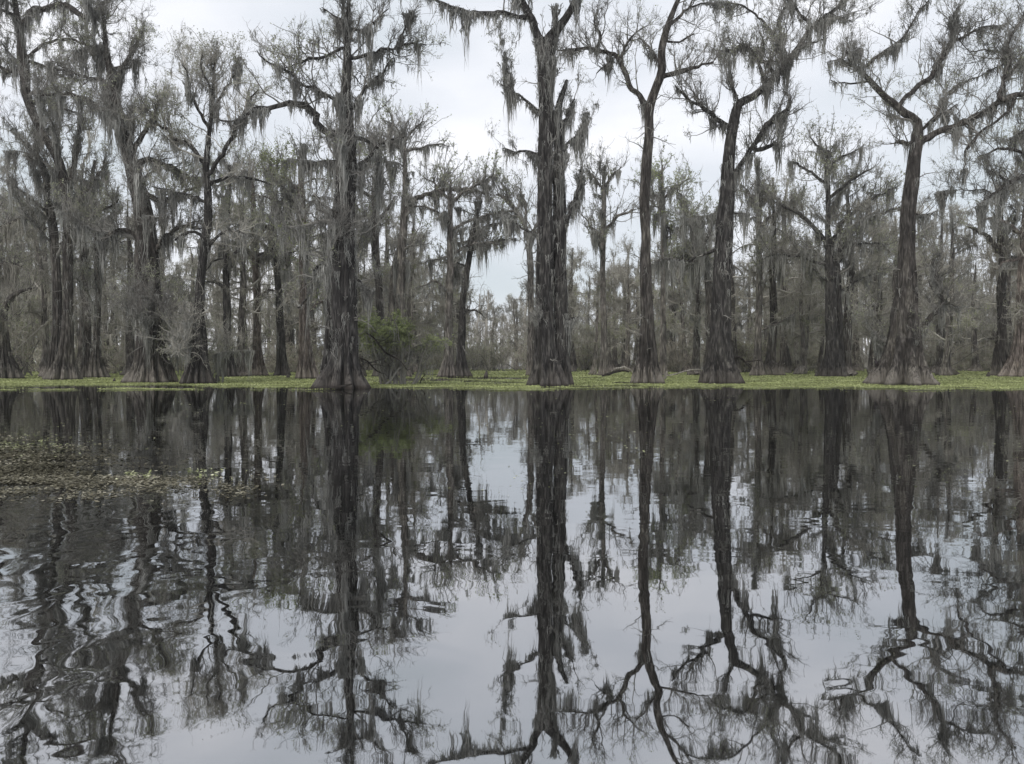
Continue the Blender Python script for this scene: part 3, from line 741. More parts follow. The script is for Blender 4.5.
# ------------------------------------------------------------------ the wood behind: a few kinds of tree, copied
def proto_tree(seed, H, rbase, spread, moss, green, bark, mossm, gm='olive'):
    r = np.random.default_rng(seed)
    root = bpy.data.objects.new('swamp_cypress', None); COL.objects.link(root)
    n = 8
    zz = np.array([-0.25, 0.5, 1.2, 2.4, H * 0.3, H * 0.5, H * 0.7, H * 0.86, H])
    rr = rbase * np.array([2.4, 1.9, 1.4, 1.08, 0.9, 0.78, 0.55, 0.3, 0.08])
    xy = np.cumsum(r.normal(0, 0.16, (9, 2)), axis=0); xy -= xy[0]
    st = spline(np.column_stack([xy, zz, rr]), 0.6)
    V, q, _ = trunk_mesh(st, sides=18, flare=1.1, seed=seed)
    mesh_obj('trunk', V, q, M[bark], root)
    g = Geo(); limbs = []
    for k in range(20):
        f = 0.24 + 0.74 * (k + r.random()) / 20
        i = min(int(np.searchsorted(st[:, 2], f * H)), len(st) - 2)
        az = r.random() * 6.28; L = spread * r.uniform(0.55, 1.1) * (1.2 - 0.45 * f)
        d = unit(np.array([math.cos(az), math.sin(az), r.uniform(-0.05, 0.7)])); p = st[i, :3].copy(); ra = min(st[i, 3] * 0.5, 0.13)
        pts = [[*p, ra]]
        for j in range(1, 7):
            d = unit(d + r.normal(0, 0.25, 3)); p = p + d * L / 6; pts.append([*p, ra * (1 - 0.13 * j)])
        limbs.append(spline(np.array(pts), 0.5))
    P0, R0 = pad(limbs, 12); g.add(*tubes(P0, R0, 5))
    C1, R1 = grow(P0, R0, 8, 0.8, 2.8, 50, 0.3, 0.25, 6, start=0.2, rad=0.55, r=r, rmax=0.045); R1 = np.maximum(R1, 0.016)
    C2, R2 = grow(C1, R1, 7, 0.4, 1.2, 48, 0.25, 0.3, 4, start=0.15, rad=0.7, r=r, rmax=0.02); R2 = np.maximum(R2, 0.011)
    C3, R3 = grow(C2, R2, 2.5, 0.2, 0.6, 48, 0.2, 0.3, 3, start=0.15, rad=0.7, r=r, rmax=0.012); R3 = np.maximum(R3, 0.009)
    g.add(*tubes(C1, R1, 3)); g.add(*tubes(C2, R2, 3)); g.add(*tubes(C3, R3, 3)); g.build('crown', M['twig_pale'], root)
    gm_ = Geo()
    tot = sum(np.linalg.norm(np.diff(l[:, :3], axis=0), axis=1).sum() for l in limbs)
    p, _ = along(limbs, int(tot * 5 * moss), r)
    gm_.add(*hang(p, 1.5 * np.clip(r.lognormal(-0.35, 0.5, len(p)), 0.2, 2.2), 0.028, 6, 0.11, r, K=4))
    mp = C1[:, 1:5].reshape(-1, 3); p = mp[r.choice(len(mp), int(min(len(mp), tot * 7 * moss)), replace=False)]
    gm_.add(*hang(p, 1.1 * np.clip(r.lognormal(-0.7, 0.5, len(p)), 0.15, 1.6), 0.022, 5, 0.09, r, K=3))
    i = r.integers(int(len(st) * 0.1), len(st), int(70 * moss)); az = r.random(len(i)) * 6.28; rad = st[i, 3] + 0.04
    p = np.stack([st[i, 0] + rad * np.cos(az), st[i, 1] + rad * np.sin(az), st[i, 2]], axis=1)
    gm_.add(*hang(p, r.uniform(0.8, 2.6, len(i)), 0.03, 6, 0.12, r, K=5))
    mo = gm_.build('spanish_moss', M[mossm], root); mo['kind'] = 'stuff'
    if green:
        nl = int(len(C2) * 3.2 * green); c = C2[r.integers(0, len(C2), nl), r.integers(1, 4, nl)] + r.normal(0, 0.09, (nl, 3))
        c = c[(np.sin(c[:, 0] * 0.7 + seed) + np.sin(c[:, 2] * 1.1) + np.sin(c[:, 1] * 0.7)) > -0.2]
        V, q = leaves(c, 0.062, r, elong=2.4); fo = mesh_obj('foliage', V, q, M[gm], root); fo['kind'] = 'stuff'
    return root

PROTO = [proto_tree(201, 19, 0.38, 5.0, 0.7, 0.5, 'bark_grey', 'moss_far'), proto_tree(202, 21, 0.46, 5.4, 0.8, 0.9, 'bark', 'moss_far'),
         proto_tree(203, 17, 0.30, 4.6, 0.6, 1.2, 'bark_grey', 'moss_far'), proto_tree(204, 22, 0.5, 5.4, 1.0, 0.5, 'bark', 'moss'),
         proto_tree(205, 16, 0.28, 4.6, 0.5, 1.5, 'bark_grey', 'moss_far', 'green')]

def proto_bush(seed, H, Wd, green):
    r = np.random.default_rng(seed)
    root = bpy.data.objects.new('swamp_shrub', None); COL.objects.link(root)
    stems = []
    for k in range(22):
        az = r.random() * 6.28; b = np.array([r.normal(0, Wd * 0.22), r.normal(0, Wd * 0.22), -0.1]); d = unit(np.array([math.cos(az) * 0.5, math.sin(az) * 0.5, 1.0])); p = b
        pts = [[*p, 0.045]]; L = H * r.uniform(0.6, 1.1)
        for j in range(1, 7):
            d = unit(d + r.normal(0, 0.22, 3)); p = p + d * L / 6; pts.append([*p, 0.045 * (1 - 0.12 * j)])
        stems.append(spline(np.array(pts), 0.4))
    P0, R0 = pad(stems, 10); g0 = Geo(); g0.add(*tubes(P0, R0, 5)); g0.build('stem', M['twig'], root)['kind'] = 'stuff'
    g = Geo()
    C1, R1 = grow(P0, R0, 9, 0.5, 1.6, 50, 0.2, 0.28, 5, start=0.1, rad=0.6, r=r, rmax=0.022); R1 = np.maximum(R1, 0.011)
    C2, R2 = grow(C1, R1, 9, 0.25, 0.8, 50, 0.1, 0.3, 4, start=0.1, rad=0.7, r=r, rmax=0.012); R2 = np.maximum(R2, 0.007)
    g.add(*tubes(C1, R1, 3)); g.add(*tubes(C2, R2, 3)); g.build('crown', M['twig_brush'], root)
    gm_ = Geo(); mp = C1.reshape(-1, 3); p = mp[r.choice(len(mp), min(len(mp), 420), replace=False)]
    gm_.add(*hang(p, np.clip(r.lognormal(-0.9, 0.5, len(p)), 0.1, 1.2), 0.02, 5, 0.09, r, K=3)); gm_.build('spanish_moss', M['moss_far'], root)['kind'] = 'stuff'
    if green:
        nl = int(6500 * green); c = C2[r.integers(0, len(C2), nl), r.integers(1, 4, nl)] + r.normal(0, 0.07, (nl, 3))
        V, q = leaves(c, 0.08, r); mesh_obj('foliage', V, q, M['olive'], root)['kind'] = 'stuff'
    return root
BUSH = [proto_bush(301, 4.2, 4.5, 0.0), proto_bush(302, 5.2, 5.5, 0.45), proto_bush(303, 3.4, 5.0, 0.15)]

r = np.random.default_rng(77)
used = {}
def place(protos, k, x, y, s, label, cat, group, name):
    o = protos[k]
    if id(o) in used: o = copy_tree(o)
    used[id(protos[k])] = True
    o.name = name; o.location = (x, y, 0); o.rotation_euler = (0, 0, r.random() * 6.28); o.scale = (s, s, s * r.uniform(0.92, 1.08))
    tag(o, label, cat, group)
    return o

placed = []
def far_ok(x, y, dmin):
    return all((x - a) ** 2 + (y - b) ** 2 > dmin ** 2 for a, b in placed)
# depth bands: (count, y0, y1, scale)
def crown_scale(px):
    """the wood is tallest at the left, lowest in the gap near the middle"""
    return float(np.interp(px, [-60, 0, 250, 330, 420, 470, 520, 560, 640, 760, 900, 1080],
                           [1.02, 1.02, 1.0, 0.95, 0.85, 0.62, 0.62, 0.75, 0.86, 0.88, 0.85, 0.85]))
cnt = 0
for (num, ya, yb, dmin) in ((24, 66, 84, 3.6), (58, 84, 106, 3.4), (95, 106, 145, 3.4)):
    k = 0; tries = 0
    while k < num and tries < 20000:
        tries += 1
        y = r.uniform(ya, yb); px = r.uniform(-50, 1074)
        if 462 < px < 530 and y < 118: continue
        if px < 330 and r.random() < 0.6: continue
        if ya < 84 and 330 < px < 1000 and r.random() < 0.62: continue
        x = (px - 512) / F * y
        if not far_ok(x, y, dmin): continue
        placed.append((x, y)); k += 1; cnt += 1
        s = crown_scale(px) * r.uniform(0.82, 1.12) * (0.92 if ya < 84 and px > 330 else 1)
        place(PROTO, int(r.integers(0, 5)), x, y, s, 'slim moss hung cypress of the dense wood behind the named front trees'.replace('named ', ''), 'tree',
              'cypresses of the dense background wood', 'swamp_cypress')
for k in range(92):
    px = r.uniform(-50, 1074); y = r.uniform(92, 132) if 330 < px else r.uniform(66, 120)
    if 340 < px < 620: y = r.uniform(112, 140)
    if px < 330 and k % 2: continue
    x = (px - 512) / F * y
    place(BUSH, int(r.integers(0, 3)), x, y, r.uniform(0.8, 1.75), 'twiggy grey brown shrub growing low among the background trunks', 'shrub',
          'shrubs in the background wood', 'swamp_shrub')

# beyond that the wood reads as one mass: simple trees, one object
def far_wood():
    rr = np.random.default_rng(91); g = Geo()
    n = 420
    ys = rr.uniform(140, 260, n); px = rr.uniform(-60, 1084, n); xs = (px - 512) / F * ys
    H = 17 * rr.uniform(0.8, 1.15, n) * np.interp(px, [0, 300, 430, 480, 530, 620, 1024], [1.3, 1.15, 0.9, 0.8, 0.85, 1.05, 1.0])
    kk = (px > 330) | (rr.random(n) < 0.55); ys, px, xs, H = ys[kk], px[kk], xs[kk], H[kk]; n = len(ys)
    K = 8; t = np.linspace(0, 1, K)
    P = np.zeros((n, K, 3)); P[:, :, 2] = H[:, None] * t - 0.2; w_ = np.cumsum(rr.normal(0, 0.25, (n, K, 2)), axis=1)
    P[:, :, 0] = xs[:, None] + w_[..., 0]; P[:, :, 1] = ys[:, None] + w_[..., 1]
    R = 0.36 * rr.uniform(0.7, 1.3, n)[:, None] * np.interp(t, [0, 0.08, 0.3, 1], [2.0, 1.3, 0.9, 0.15])[None]
    g.add(*tubes(P, R, 7))
    L0, R0 = grow(P, R, 12, 2.0, 5.0, 65, 0.35, 0.25, 6, start=0.3, rad=0.5, r=rr, rmax=0.1); g.add(*tubes(L0, np.maximum(R0, 0.04), 3))
    L1, R1 = grow(L0, R0, 7, 0.8, 2.0, 50, 0.3, 0.3, 4, start=0.2, rad=0.6, r=rr, rmax=0.04); g.add(*tubes(L1, np.maximum(R1, 0.028), 3))
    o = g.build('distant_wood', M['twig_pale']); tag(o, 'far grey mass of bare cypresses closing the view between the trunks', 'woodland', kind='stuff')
    g = Geo(); mp = np.concatenate([L0.reshape(-1, 3), L1[:, 1:3].reshape(-1, 3)]); p = mp[rr.choice(len(mp), 22000, replace=False)]
    g.add(*hang(p, rr.uniform(0.5, 2.4, len(p)), 0.07, 3, 0.2, rr, K=3))
    # undergrowth between the far trunks
    m = 9000; y = rr.uniform(128, 250, m); pxx = rr.uniform(-60, 1084, m); b = np.stack([(pxx - 512) / F * y, y, rr.uniform(0.6, 4.5, m)], axis=1)
    g.add(*hang(b, b[:, 2] * 0.95, 0.05, 4, 0.5, rr, K=3))
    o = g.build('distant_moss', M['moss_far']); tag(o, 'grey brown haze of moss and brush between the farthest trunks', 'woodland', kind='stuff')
far_wood()

# ------------------------------------------------------------------ low green bush right of the tall dark tree
def tube_part(name, pts, mat, parent, sides=8, bark=0.12, seed=1):
    l = spline(np.array(pts, float), 0.12); V, q, _ = trunk_mesh(l, sides=sides, flare=0, seed=seed, bark=bark)
    return mesh_obj(name, V, q, M[mat], parent)

def px_line(pts, Y, org=(0, 0, 0), slope=0.0):
    out = []; run = 0; last = None; m = Y / F
    for (a, b, w_) in pts:
        if last: run += math.hypot(a - last[0], b - last[1]) * m
        last = (a, b); p = at(a, b, Y + slope * run); out.append([p[0] - org[0], p[1] - org[1], p[2] - org[2], w_ * m * 0.5])
    return out

def green_bush():
    r = np.random.default_rng(111); Y = 44.0; o0 = at(402, 384, Y); o0[2] = 0
    root = empty('young_cypress', tuple(o0), 'low bushy young cypress with fresh green sprays right of the tall dark trunk', 'tree')
    limbs = []
    for k in range(26):
        tx = r.uniform(356, 448); ty = np.interp(tx, [360, 385, 410, 446], [326, 311, 313, 330]) + r.uniform(-4, 20)
        sx = r.uniform(378, 412); dy = r.uniform(-2.2, 2.2)
        a = at(sx, 382, Y) - o0; b = at(tx, ty, Y) - o0; a[2] = -0.1; b[1] += dy
        mid = a * 0.45 + b * 0.55 + np.array([0, 0, 0.6]) + r.normal(0, 0.2, 3)
        l = spline(np.array([[*a, 0.075], [*(a * .75 + mid * .25 + r.normal(0, .12, 3)), 0.06], [*mid, 0.045], [*b, 0.015]]), 0.25)
        limbs.append(wiggle(l, 0.06, r))
    P0, R0 = pad(limbs, 14); g = Geo(); g.add(*tubes(P0, R0, 6)); s = g.build('stem', M['twig'], root); s['kind'] = 'stuff'
    C1, R1 = grow(P0, R0, 12, 0.5, 1.5, 60, 0.0, 0.2, 6, start=0.3, rad=0.5, r=r, rmax=0.018); C1[:, :, 2] = C1[:, :1, 2] + (C1[:, :, 2] - C1[:, :1, 2]) * 0.35
    C2, R2 = grow(C1, R1, 9, 0.2, 0.7, 50, 0.0, 0.2, 4, start=0.1, rad=0.6, r=r, rmax=0.009)
    g = Geo(); g.add(*tubes(C1, np.maximum(R1, 0.007), 3)); g.add(*tubes(C2, np.maximum(R2, 0.005), 3)); g.build('crown', M['twig'], root)
    n = 46000; c = C2[r.integers(0, len(C2), n), r.integers(1, 4, n)] + r.normal(0, 0.05, (n, 3)) * np.array([1, 1, 0.5])
    keep = r.random(n) < np.clip((c[:, 2] - 1.7) / 1.4, 0.02, 1); V, q = leaves(c[keep], 0.045, r, elong=3.2, flat=0.5)
    mesh_obj('foliage', V, q, M['green'], root)['kind'] = 'stuff'
    mp = C1.reshape(-1, 3); p = mp[r.choice(len(mp), 420, replace=False)]; g = Geo(); g.add(*hang(p, r.uniform(0.2, 0.9, 420), 0.015, 6, 0.08, r, K=4))
    g.build('spanish_moss', M['moss'], root)['kind'] = 'stuff'
green_bush()

def wood(name, label, cat, pts, Y, mat, slope=0.2, sides=10, twigs=0, seed=1):
    l = px_line(pts, Y, slope=slope); l = np.array(l)
    org = l[0, :3].copy(); org[2] = 0; l[:, :3] -= org
    sp = spline(l, 0.12); V, q, _ = trunk_mesh(sp, sides=sides, flare=0, seed=seed, bark=0.13)
    # close the broken ends with a ragged cap
    n = len(sp); base = len(V)
    V = np.vstack([V, sp[0, :3], sp[-1, :3] + unit(sp[-1, :3] - sp[-2, :3]) * sp[-1, 3] * 0.8])
    k = np.arange(sides); k2 = (k + 1) % sides
    tri = np.concatenate([np.stack([k2, k, np.full(sides, base)], 1), np.stack([(n - 1) * sides + k, (n - 1) * sides + k2, np.full(sides, base + 1)], 1)])
    o = mesh_obj(name, V, q, M[mat], None, Ft=tri); o.location = org
    tag(o, label, cat)
    if twigs:
        rr = np.random.default_rng(seed); P, R = pad([sp], 12); C, RR = grow(P, R, twigs, 0.4, 1.3, 50, 0.1, 0.25, 5, r=rr, rad=0.5)
        g = Geo(); g.add(*tubes(C, np.maximum(RR, 0.012), 4)); g.build('twig', M[mat], o)['kind'] = 'stuff'
    return o

wood('fallen_log', 'arched fallen log with pale barkless top left of the slender forked cypress', 'log', [(611, 372, 0.9), (615, 368.5, 1.3), (619, 368.2, 1.9), (624, 367, 1.6), (628, 369, 2.3), (631, 370, 1.9), (633, 373.5, 1.2)], 66, 'deadwood', seed=5)
wood('fallen_log', 'black wet log lying under the arched pale one', 'log', [(602, 376, 1.2), (608, 374, 2.6), (616, 371.5, 2.6), (624, 370.5, 1.8), (629, 372, 1)], 65, 'deaddark', seed=6)
wood('fallen_branch', 'long thin bleached branch lying between slender cypress and dark leaning cypress', 'branch', [(664, 376, 1.6), (674, 374.5, 1.3), (684, 371.5, 1.2), (694, 369.5, 1.1), (707, 370, 0.8)], 60, 'deadwood', seed=7)
wood('dead_stump', 'small bright bleached stump at the right foot of the slender forked cypress', 'stump', [(665, 379, 3), (665, 375, 2.6), (667, 371.5, 1.6)], 52, 'deadwood', slope=0, seed=8)
wood('dead_branch', 'black crooked dead branch poking right from the dark leaning cypress foot', 'branch', [(728, 361, 2.5), (736, 357, 2.5), (741, 358, 2.3), (745, 362, 2), (751, 369, 1)], 45.5, 'deaddark', twigs=4, seed=9)
wood('dead_branch', 'thin grey dead twig reaching level right of the black crooked branch', 'branch', [(743, 362, 1.4), (752, 361, 1.1), (761, 360, 0.7)], 46.0, 'deaddark', twigs=3, seed=10)
wood('dead_branch', 'thick black dead bough slanting down through the low green bush', 'branch', [(366, 333, 1.4), (374, 338, 1.8), (385, 352, 1.8), (399, 360, 1.4), (408, 371, 0.7)], 41.5, 'deaddark', twigs=9, seed=11)
wood('dead_branch', 'second black bough nearer the tall dark trunk, ending low over the water', 'branch', [(360, 358, 1.4), (367, 361, 1.6), (377, 371, 1.3), (385, 374, 0.6)], 40.5, 'deaddark', twigs=7, seed=12)
wood('dead_stump', 'short pale forked stump standing in the water below the green bush', 'stump', [(404, 384, 5), (403, 378, 4), (402, 373, 3), (402, 369, 1.5)], 44.5, 'deadwood', slope=0, seed=13)
wood('dead_branch', 'thin dark stick rising from the mat right of the pale forked stump', 'branch', [(420, 384, 1), (422, 378, 0.9), (426, 374, 0.5)], 45, 'deaddark', twigs=3, seed=14)
wood('fallen_log', 'rotten log lying at water level across the foot of the tall dark cypress', 'log', [(309, 389.0, 3), (318, 388.6, 4), (330, 388.0, 3.4), (343, 386.0, 2.6), (352, 384.0, 1.6)], 36.5, 'deaddark', slope=0.1, seed=15)
wood('fallen_log', 'low wet log beside the left foot of the slender forked cypress', 'log', [(612, 383.4, 1.6), (620, 382.8, 2.2), (628, 383.2, 2), (634, 383.6, 1.5)], 45.5, 'deaddark', slope=0.05, seed=16)
for k, (a, b, h, lab) in enumerate(((184, 384, 6, 'short dark cypress knee between the massive and the buttressed left trees'), (217, 382, 8, 'pointed cypress knee right of the buttressed dark foot'),
                         (114, 382, 4, 'flat dark cypress knee left of the massive draped cypress'), (288, 378, 5, 'small knobby cypress knee left of the brown fluted trunk'),
                         (486, 377, 6, 'leaning cypress knee at the right foot of the paired trees'), (868, 376, 3, 'little knee left of the pale footed big cypress'),
                         (988, 377, 5, 'dark knee left of the hooked bough cypress'), (816, 377, 5, 'knee beside the umbrella crowned tree foot, on its left side'))):
    Y = D_of(b); wood('cypress_knee', lab, 'cypress knee', [(a, b + 1, h * 0.9), (a + 0.3, b - h * 0.4, h * 0.6), (a + 0.6, b - h, h * 0.25)], Y, 'bark_dark', slope=0, seed=30 + k, sides=12)

# small dark bird on the root flare of the big right hand tree
def bird():
    Y = 44.15; p = at(876.3, 365.6, Y)
    root = bpy.data.meshes.new('bird')
    m, nt, out = new_mat('dark_feathers'); b = N(nt, 'ShaderNodeBsdfPrincipled', Roughness=0.6); b.inputs['Base Color'].default_value = (0.018, 0.012, 0.015, 1); nt.links.new(b.outputs[0], out.inputs['Surface'])
    M['feather'] = m
    K = np.array([[0.06, 0, -0.13, 0.010], [0.05, 0, -0.06, 0.028], [0.03, 0, 0.0, 0.065], [0.01, 0, 0.09, 0.085], [-0.01, 0, 0.17, 0.075], [-0.035, 0, 0.24, 0.045], [-0.05, 0, 0.285, 0.04], [-0.07, 0, 0.32, 0.042], [-0.10, 0, 0.335, 0.028], [-0.135, 0, 0.33, 0.010], [-0.17, 0, 0.32, 0.003]])
    l = spline(K, 0.02); P = l[None, :, :3]; R = l[None, :, 3]
    V, q = tubes(P, R, 12); o = mesh_obj('perched_bird', V, q, m, smooth=True); o.location = tuple(p); o.scale = (1.2, 1.2, 1.2)
    tag(o, 'small dark bird perched on the left root flare of the big pale footed cypress', 'bird')
    g = Geo()
    for s in (-1, 1):
        Pw = np.array([[[-0.02, s * 0.065, 0.2], [0.02, s * 0.085, 0.12], [0.05, s * 0.07, 0.02], [0.07, s * 0.03, -0.08]]]); g = Geo(); g.add(*tubes(Pw, np.array([[0.02, 0.035, 0.028, 0.006]]), 8)); g.build('wing', m, o, True)
        Pl = np.array([[[0.02, s * 0.03, 0.01], [0.015, s * 0.03, -0.05], [0.0, s * 0.03, -0.10]]]); g = Geo(); g.add(*tubes(Pl, np.array([[0.012, 0.008, 0.008]]), 6)); g.build('leg', m, o, True)
bird()
HAZE = 0.0004

# ------------------------------------------------------------------ water
def water_mat():
    m, nt, out = new_mat('lake_water'); L = nt.links.new
    geo = N(nt, 'ShaderNodeNewGeometry')
    # broad slow swell
    mp = N(nt, 'ShaderNodeMapping'); mp.inputs['Scale'].default_value = (1.3, 1.9, 1)
    L(geo.outputs['Position'], mp.inputs['Vector'])
    a = N(nt, 'ShaderNodeTexNoise', Scale=1.0, Detail=2.0, Roughness=0.45, Distortion=0.6); L(mp.outputs[0], a.inputs['Vector'])
    mp2 = N(nt, 'ShaderNodeMapping'); mp2.inputs['Scale'].default_value = (5.0, 9.0, 1)
    L(geo.outputs['Position'], mp2.inputs['Vector'])
    b = N(nt, 'ShaderNodeTexNoise', Scale=1.0, Detail=2.0, Roughness=0.5, Distortion=0.5); L(mp2.outputs[0], b.inputs['Vector'])
    # stirred water near the boat on the left
    sep = N(nt, 'ShaderNodeSeparateXYZ'); L(geo.outputs['Position'], sep.inputs[0])
    mx = N(nt, 'ShaderNodeMapRange'); mx.interpolation_type = 'SMOOTHSTEP'
    mx.inputs['From Min'].default_value = -3.8; mx.inputs['From Max'].default_value = 0.6; mx.inputs['To Min'].default_value = 1; mx.inputs['To Max'].default_value = 0
    # the stirred zone narrows toward the boat: use x + 0.12*y
    comb = N(nt, 'ShaderNodeMath', operation='MULTIPLY_ADD'); comb.inputs[1].default_value = 0.16
    L(sep.outputs['Y'], comb.inputs[0]); L(sep.outputs['X'], comb.inputs[2]); L(comb.outputs[0], mx.inputs['Value'])
    c = N(nt, 'ShaderNodeTexNoise', Scale=1.7, Detail=1.5, Roughness=0.4, Distortion=1.3); L(geo.outputs['Position'], c.inputs['Vector'])
    my = N(nt, 'ShaderNodeMapRange'); my.interpolation_type = 'SMOOTHSTEP'
    my.inputs['From Min'].default_value = 4.6; my.inputs['From Max'].default_value = 9.5; my.inputs['To Min'].default_value = 1; my.inputs['To Max'].default_value = 0.05
    L(sep.outputs['Y'], my.inputs['Value'])
    mz = N(nt, 'ShaderNodeMath', operation='MULTIPLY'); L(mx.outputs[0], mz.inputs[0]); L(my.outputs[0], mz.inputs[1])
    cm = N(nt, 'ShaderNodeMath', operation='MULTIPLY'); L(c.outputs['Fac'], cm.inputs[0]); L(mz.outputs[0], cm.inputs[1])
    # ripple patches on the open water
    pn = N(nt, 'ShaderNodeTexNoise', Scale=0.12, Detail=2.0); L(geo.outputs['Position'], pn.inputs['Vector'])
    pr = ramp(nt, pn.outputs['Fac'], [(0.45, 0.15), (0.62, 1.0)])
    bm = N(nt, 'ShaderNodeMath', operation='MULTIPLY'); L(b.outputs['Fac'], bm.inputs[0]); L(pr.outputs['Color'], bm.inputs[1])
    h1 = N(nt, 'ShaderNodeMath', operation='MULTIPLY'); h1.inputs[1].default_value = WAVE[0]; L(a.outputs['Fac'], h1.inputs[0])
    h2 = N(nt, 'ShaderNodeMath', operation='MULTIPLY_ADD'); h2.inputs[1].default_value = WAVE[1]; L(bm.outputs[0], h2.inputs[0]); L(h1.outputs[0], h2.inputs[2])
    h3 = N(nt, 'ShaderNodeMath', operation='MULTIPLY_ADD'); h3.inputs[1].default_value = WAVE[2]; L(cm.outputs[0], h3.inputs[0]); L(h2.outputs[0], h3.inputs[2])
    bump = N(nt, 'ShaderNodeBump', Strength=1.0, Distance=1.0); L(h3.outputs[0], bump.inputs['Height'])
    gl = N(nt, 'ShaderNodeBsdfGlossy'); gl.inputs['Roughness'].default_value = 0.015; gl.inputs['Color'].default_value = (0.97, 0.98, 1.0, 1)
    L(bump.outputs[0], gl.inputs['Normal'])
    df = N(nt, 'ShaderNodeBsdfDiffuse'); df.inputs['Color'].default_value = (0.004, 0.004, 0.003, 1)
    fr = N(nt, 'ShaderNodeFresnel', IOR=1.33)
    mr = N(nt, 'ShaderNodeMapRange'); mr.inputs['From Min'].default_value = 0.02; mr.inputs['From Max'].default_value = 0.5
    mr.inputs['To Min'].default_value = 0.45; mr.inputs['To Max'].default_value = 0.66
    L(fr.outputs[0], mr.inputs['Value'])
    mix = N(nt, 'ShaderNodeMixShader'); L(mr.outputs[0], mix.inputs[0]); L(df.outputs[0], mix.inputs[1]); L(gl.outputs[0], mix.inputs[2])
    L(mix.outputs[0], out.inputs['Surface'])
    return m

WAVE = (0.0021, 0.00020, 0.0095)
S = 3000.0
w = mesh_obj('lake_water', [(-S, -S, 0), (S, -S, 0), (S, S, 0), (-S, S, 0)], [(0, 1, 2, 3)], water_mat())
tag(w, 'still dark lake water mirroring the trees and pale sky', 'water', kind='structure')

# ------------------------------------------------------------------ floating green mat
def vnoise(x, y, seed):
    """cheap smooth value noise"""
    r = np.random.default_rng(seed); T = r.random((256, 256))
    xi = np.floor(x).astype(int); yi = np.floor(y).astype(int); fx = x - xi; fy = y - yi
    fx = fx * fx * (3 - 2 * fx); fy = fy * fy * (3 - 2 * fy)
    g = lambda i, j: T[i % 256, j % 256]
    return (g(xi, yi) * (1 - fx) + g(xi + 1, yi) * fx) * (1 - fy) + (g(xi, yi + 1) * (1 - fx) + g(xi + 1, yi + 1) * fx) * fy

def mat_density(x, y):
    px = 512 + x / y * F
    # the near edge wanders a little; channels of open water cross it behind the central trees
    edge = 39.2 + 3.4 * (vnoise(x * 0.09, x * 0 + 3, 5) - 0.5) * 2 + 2.4 * (vnoise(x * 0.4, x * 0 + 9, 6) - 0.5)
    edge = edge + np.where((px > 585) & (px < 735), 2.5, 0) + np.where((px > 540) & (px < 640), 2.5, 0)
    d = np.clip((y - edge) / 1.5, 0, 1)
    n = vnoise(x * 0.13, y * 0.22, 11) * 0.6 + vnoise(x * 0.5, y * 0.7, 12) * 0.4
    centre = np.exp(-((px - 480) / 130.0) ** 2)
    d = d * np.clip((n - 0.24 - 0.22 * centre) * 6, 0, 1)
    n2 = vnoise(x * 0.22 + 40, y * 0.9, 21) * 0.6 + vnoise(x * 1.1, y * 2.0, 22) * 0.4
    isl = np.clip((n2 - 0.60) * 8, 0, 0.8) * ((y > 35.0) & (y < edge + 1.5))
    return np.maximum(d, isl)

if True:
    r = np.random.default_rng(41)
    n = 520000
    # more leaves where they are near: sample y by 1/y
    y = 1.0 / r.uniform(1 / 140.0, 1 / 35.0, n); x = (r.uniform(-40, 1064, n) - 512) / F * y
    keep = r.random(n) < mat_density(x, y)
    x, y = x[keep], y[keep]
    hgt = 0.012 + 0.05 * vnoise(x * 0.8, y * 0.8, 17) ** 2 + 0.035 * r.random(len(x)) ** 3
    C = np.stack([x, y, hgt], axis=1)
    sz = 0.05 + 0.0022 * (y - 36)
    V, q = leaves(C, sz, r, elong=1.5, flat=0.75)
    V[:, 2] = np.maximum(V[:, 2], 0.006)
    o = mesh_obj('floating_mat_leaves', V, q, M['mat'])
    tag(o, 'bright green floating plants spread round the cypress trunks', 'water plants', kind='stuff')
    # the wet mat they stand on: a thin sheet with ragged holes
    ny, nx = 260, 700
    ys = 1.0 / np.linspace(1 / 35.0, 1 / 140.0, ny); us = (np.linspace(-60, 1084, nx) - 512) / F
    X = us[None] * ys[:, None]; Yg = np.broadcast_to(ys[:, None], X.shape)
    dens = mat_density(X, Yg)
    Vg = np.stack([X, Yg, 0.004 + 0.008 * vnoise(X * 1.1, Yg * 1.1, 3)], axis=-1).reshape(-1, 3)
    idx = np.arange(ny * nx).reshape(ny, nx)
    qq = np.stack([idx[:-1, :-1], idx[:-1, 1:], idx[1:, 1:], idx[1:, :-1]], axis=-1)
    ok = dens[:-1, :-1] > 0.45
    mm, nt, out = new_mat('mat_film')
    geo = N(nt, 'ShaderNodeNewGeometry'); nn = N(nt, 'ShaderNodeTexNoise', Scale=0.9, Detail=6.0); nt.links.new(geo.outputs['Position'], nn.inputs['Vector'])
    rr = ramp(nt, nn.outputs['Fac'], [(0.35, (0.10, 0.095, 0.06)), (0.47, (0.25, 0.275, 0.13)), (0.65, (0.44, 0.47, 0.24))])
    b = N(nt, 'ShaderNodeBsdfPrincipled', Roughness=0.8); nt.links.new(rr.outputs['Color'], b.inputs['Base Color']); nt.links.new(b.outputs[0], out.inputs['Surface'])
    o = mesh_obj('floating_mat', Vg, qq[ok], mm)
    tag(o, 'thin green film of duckweed covering the far water', 'water plants', kind='stuff')

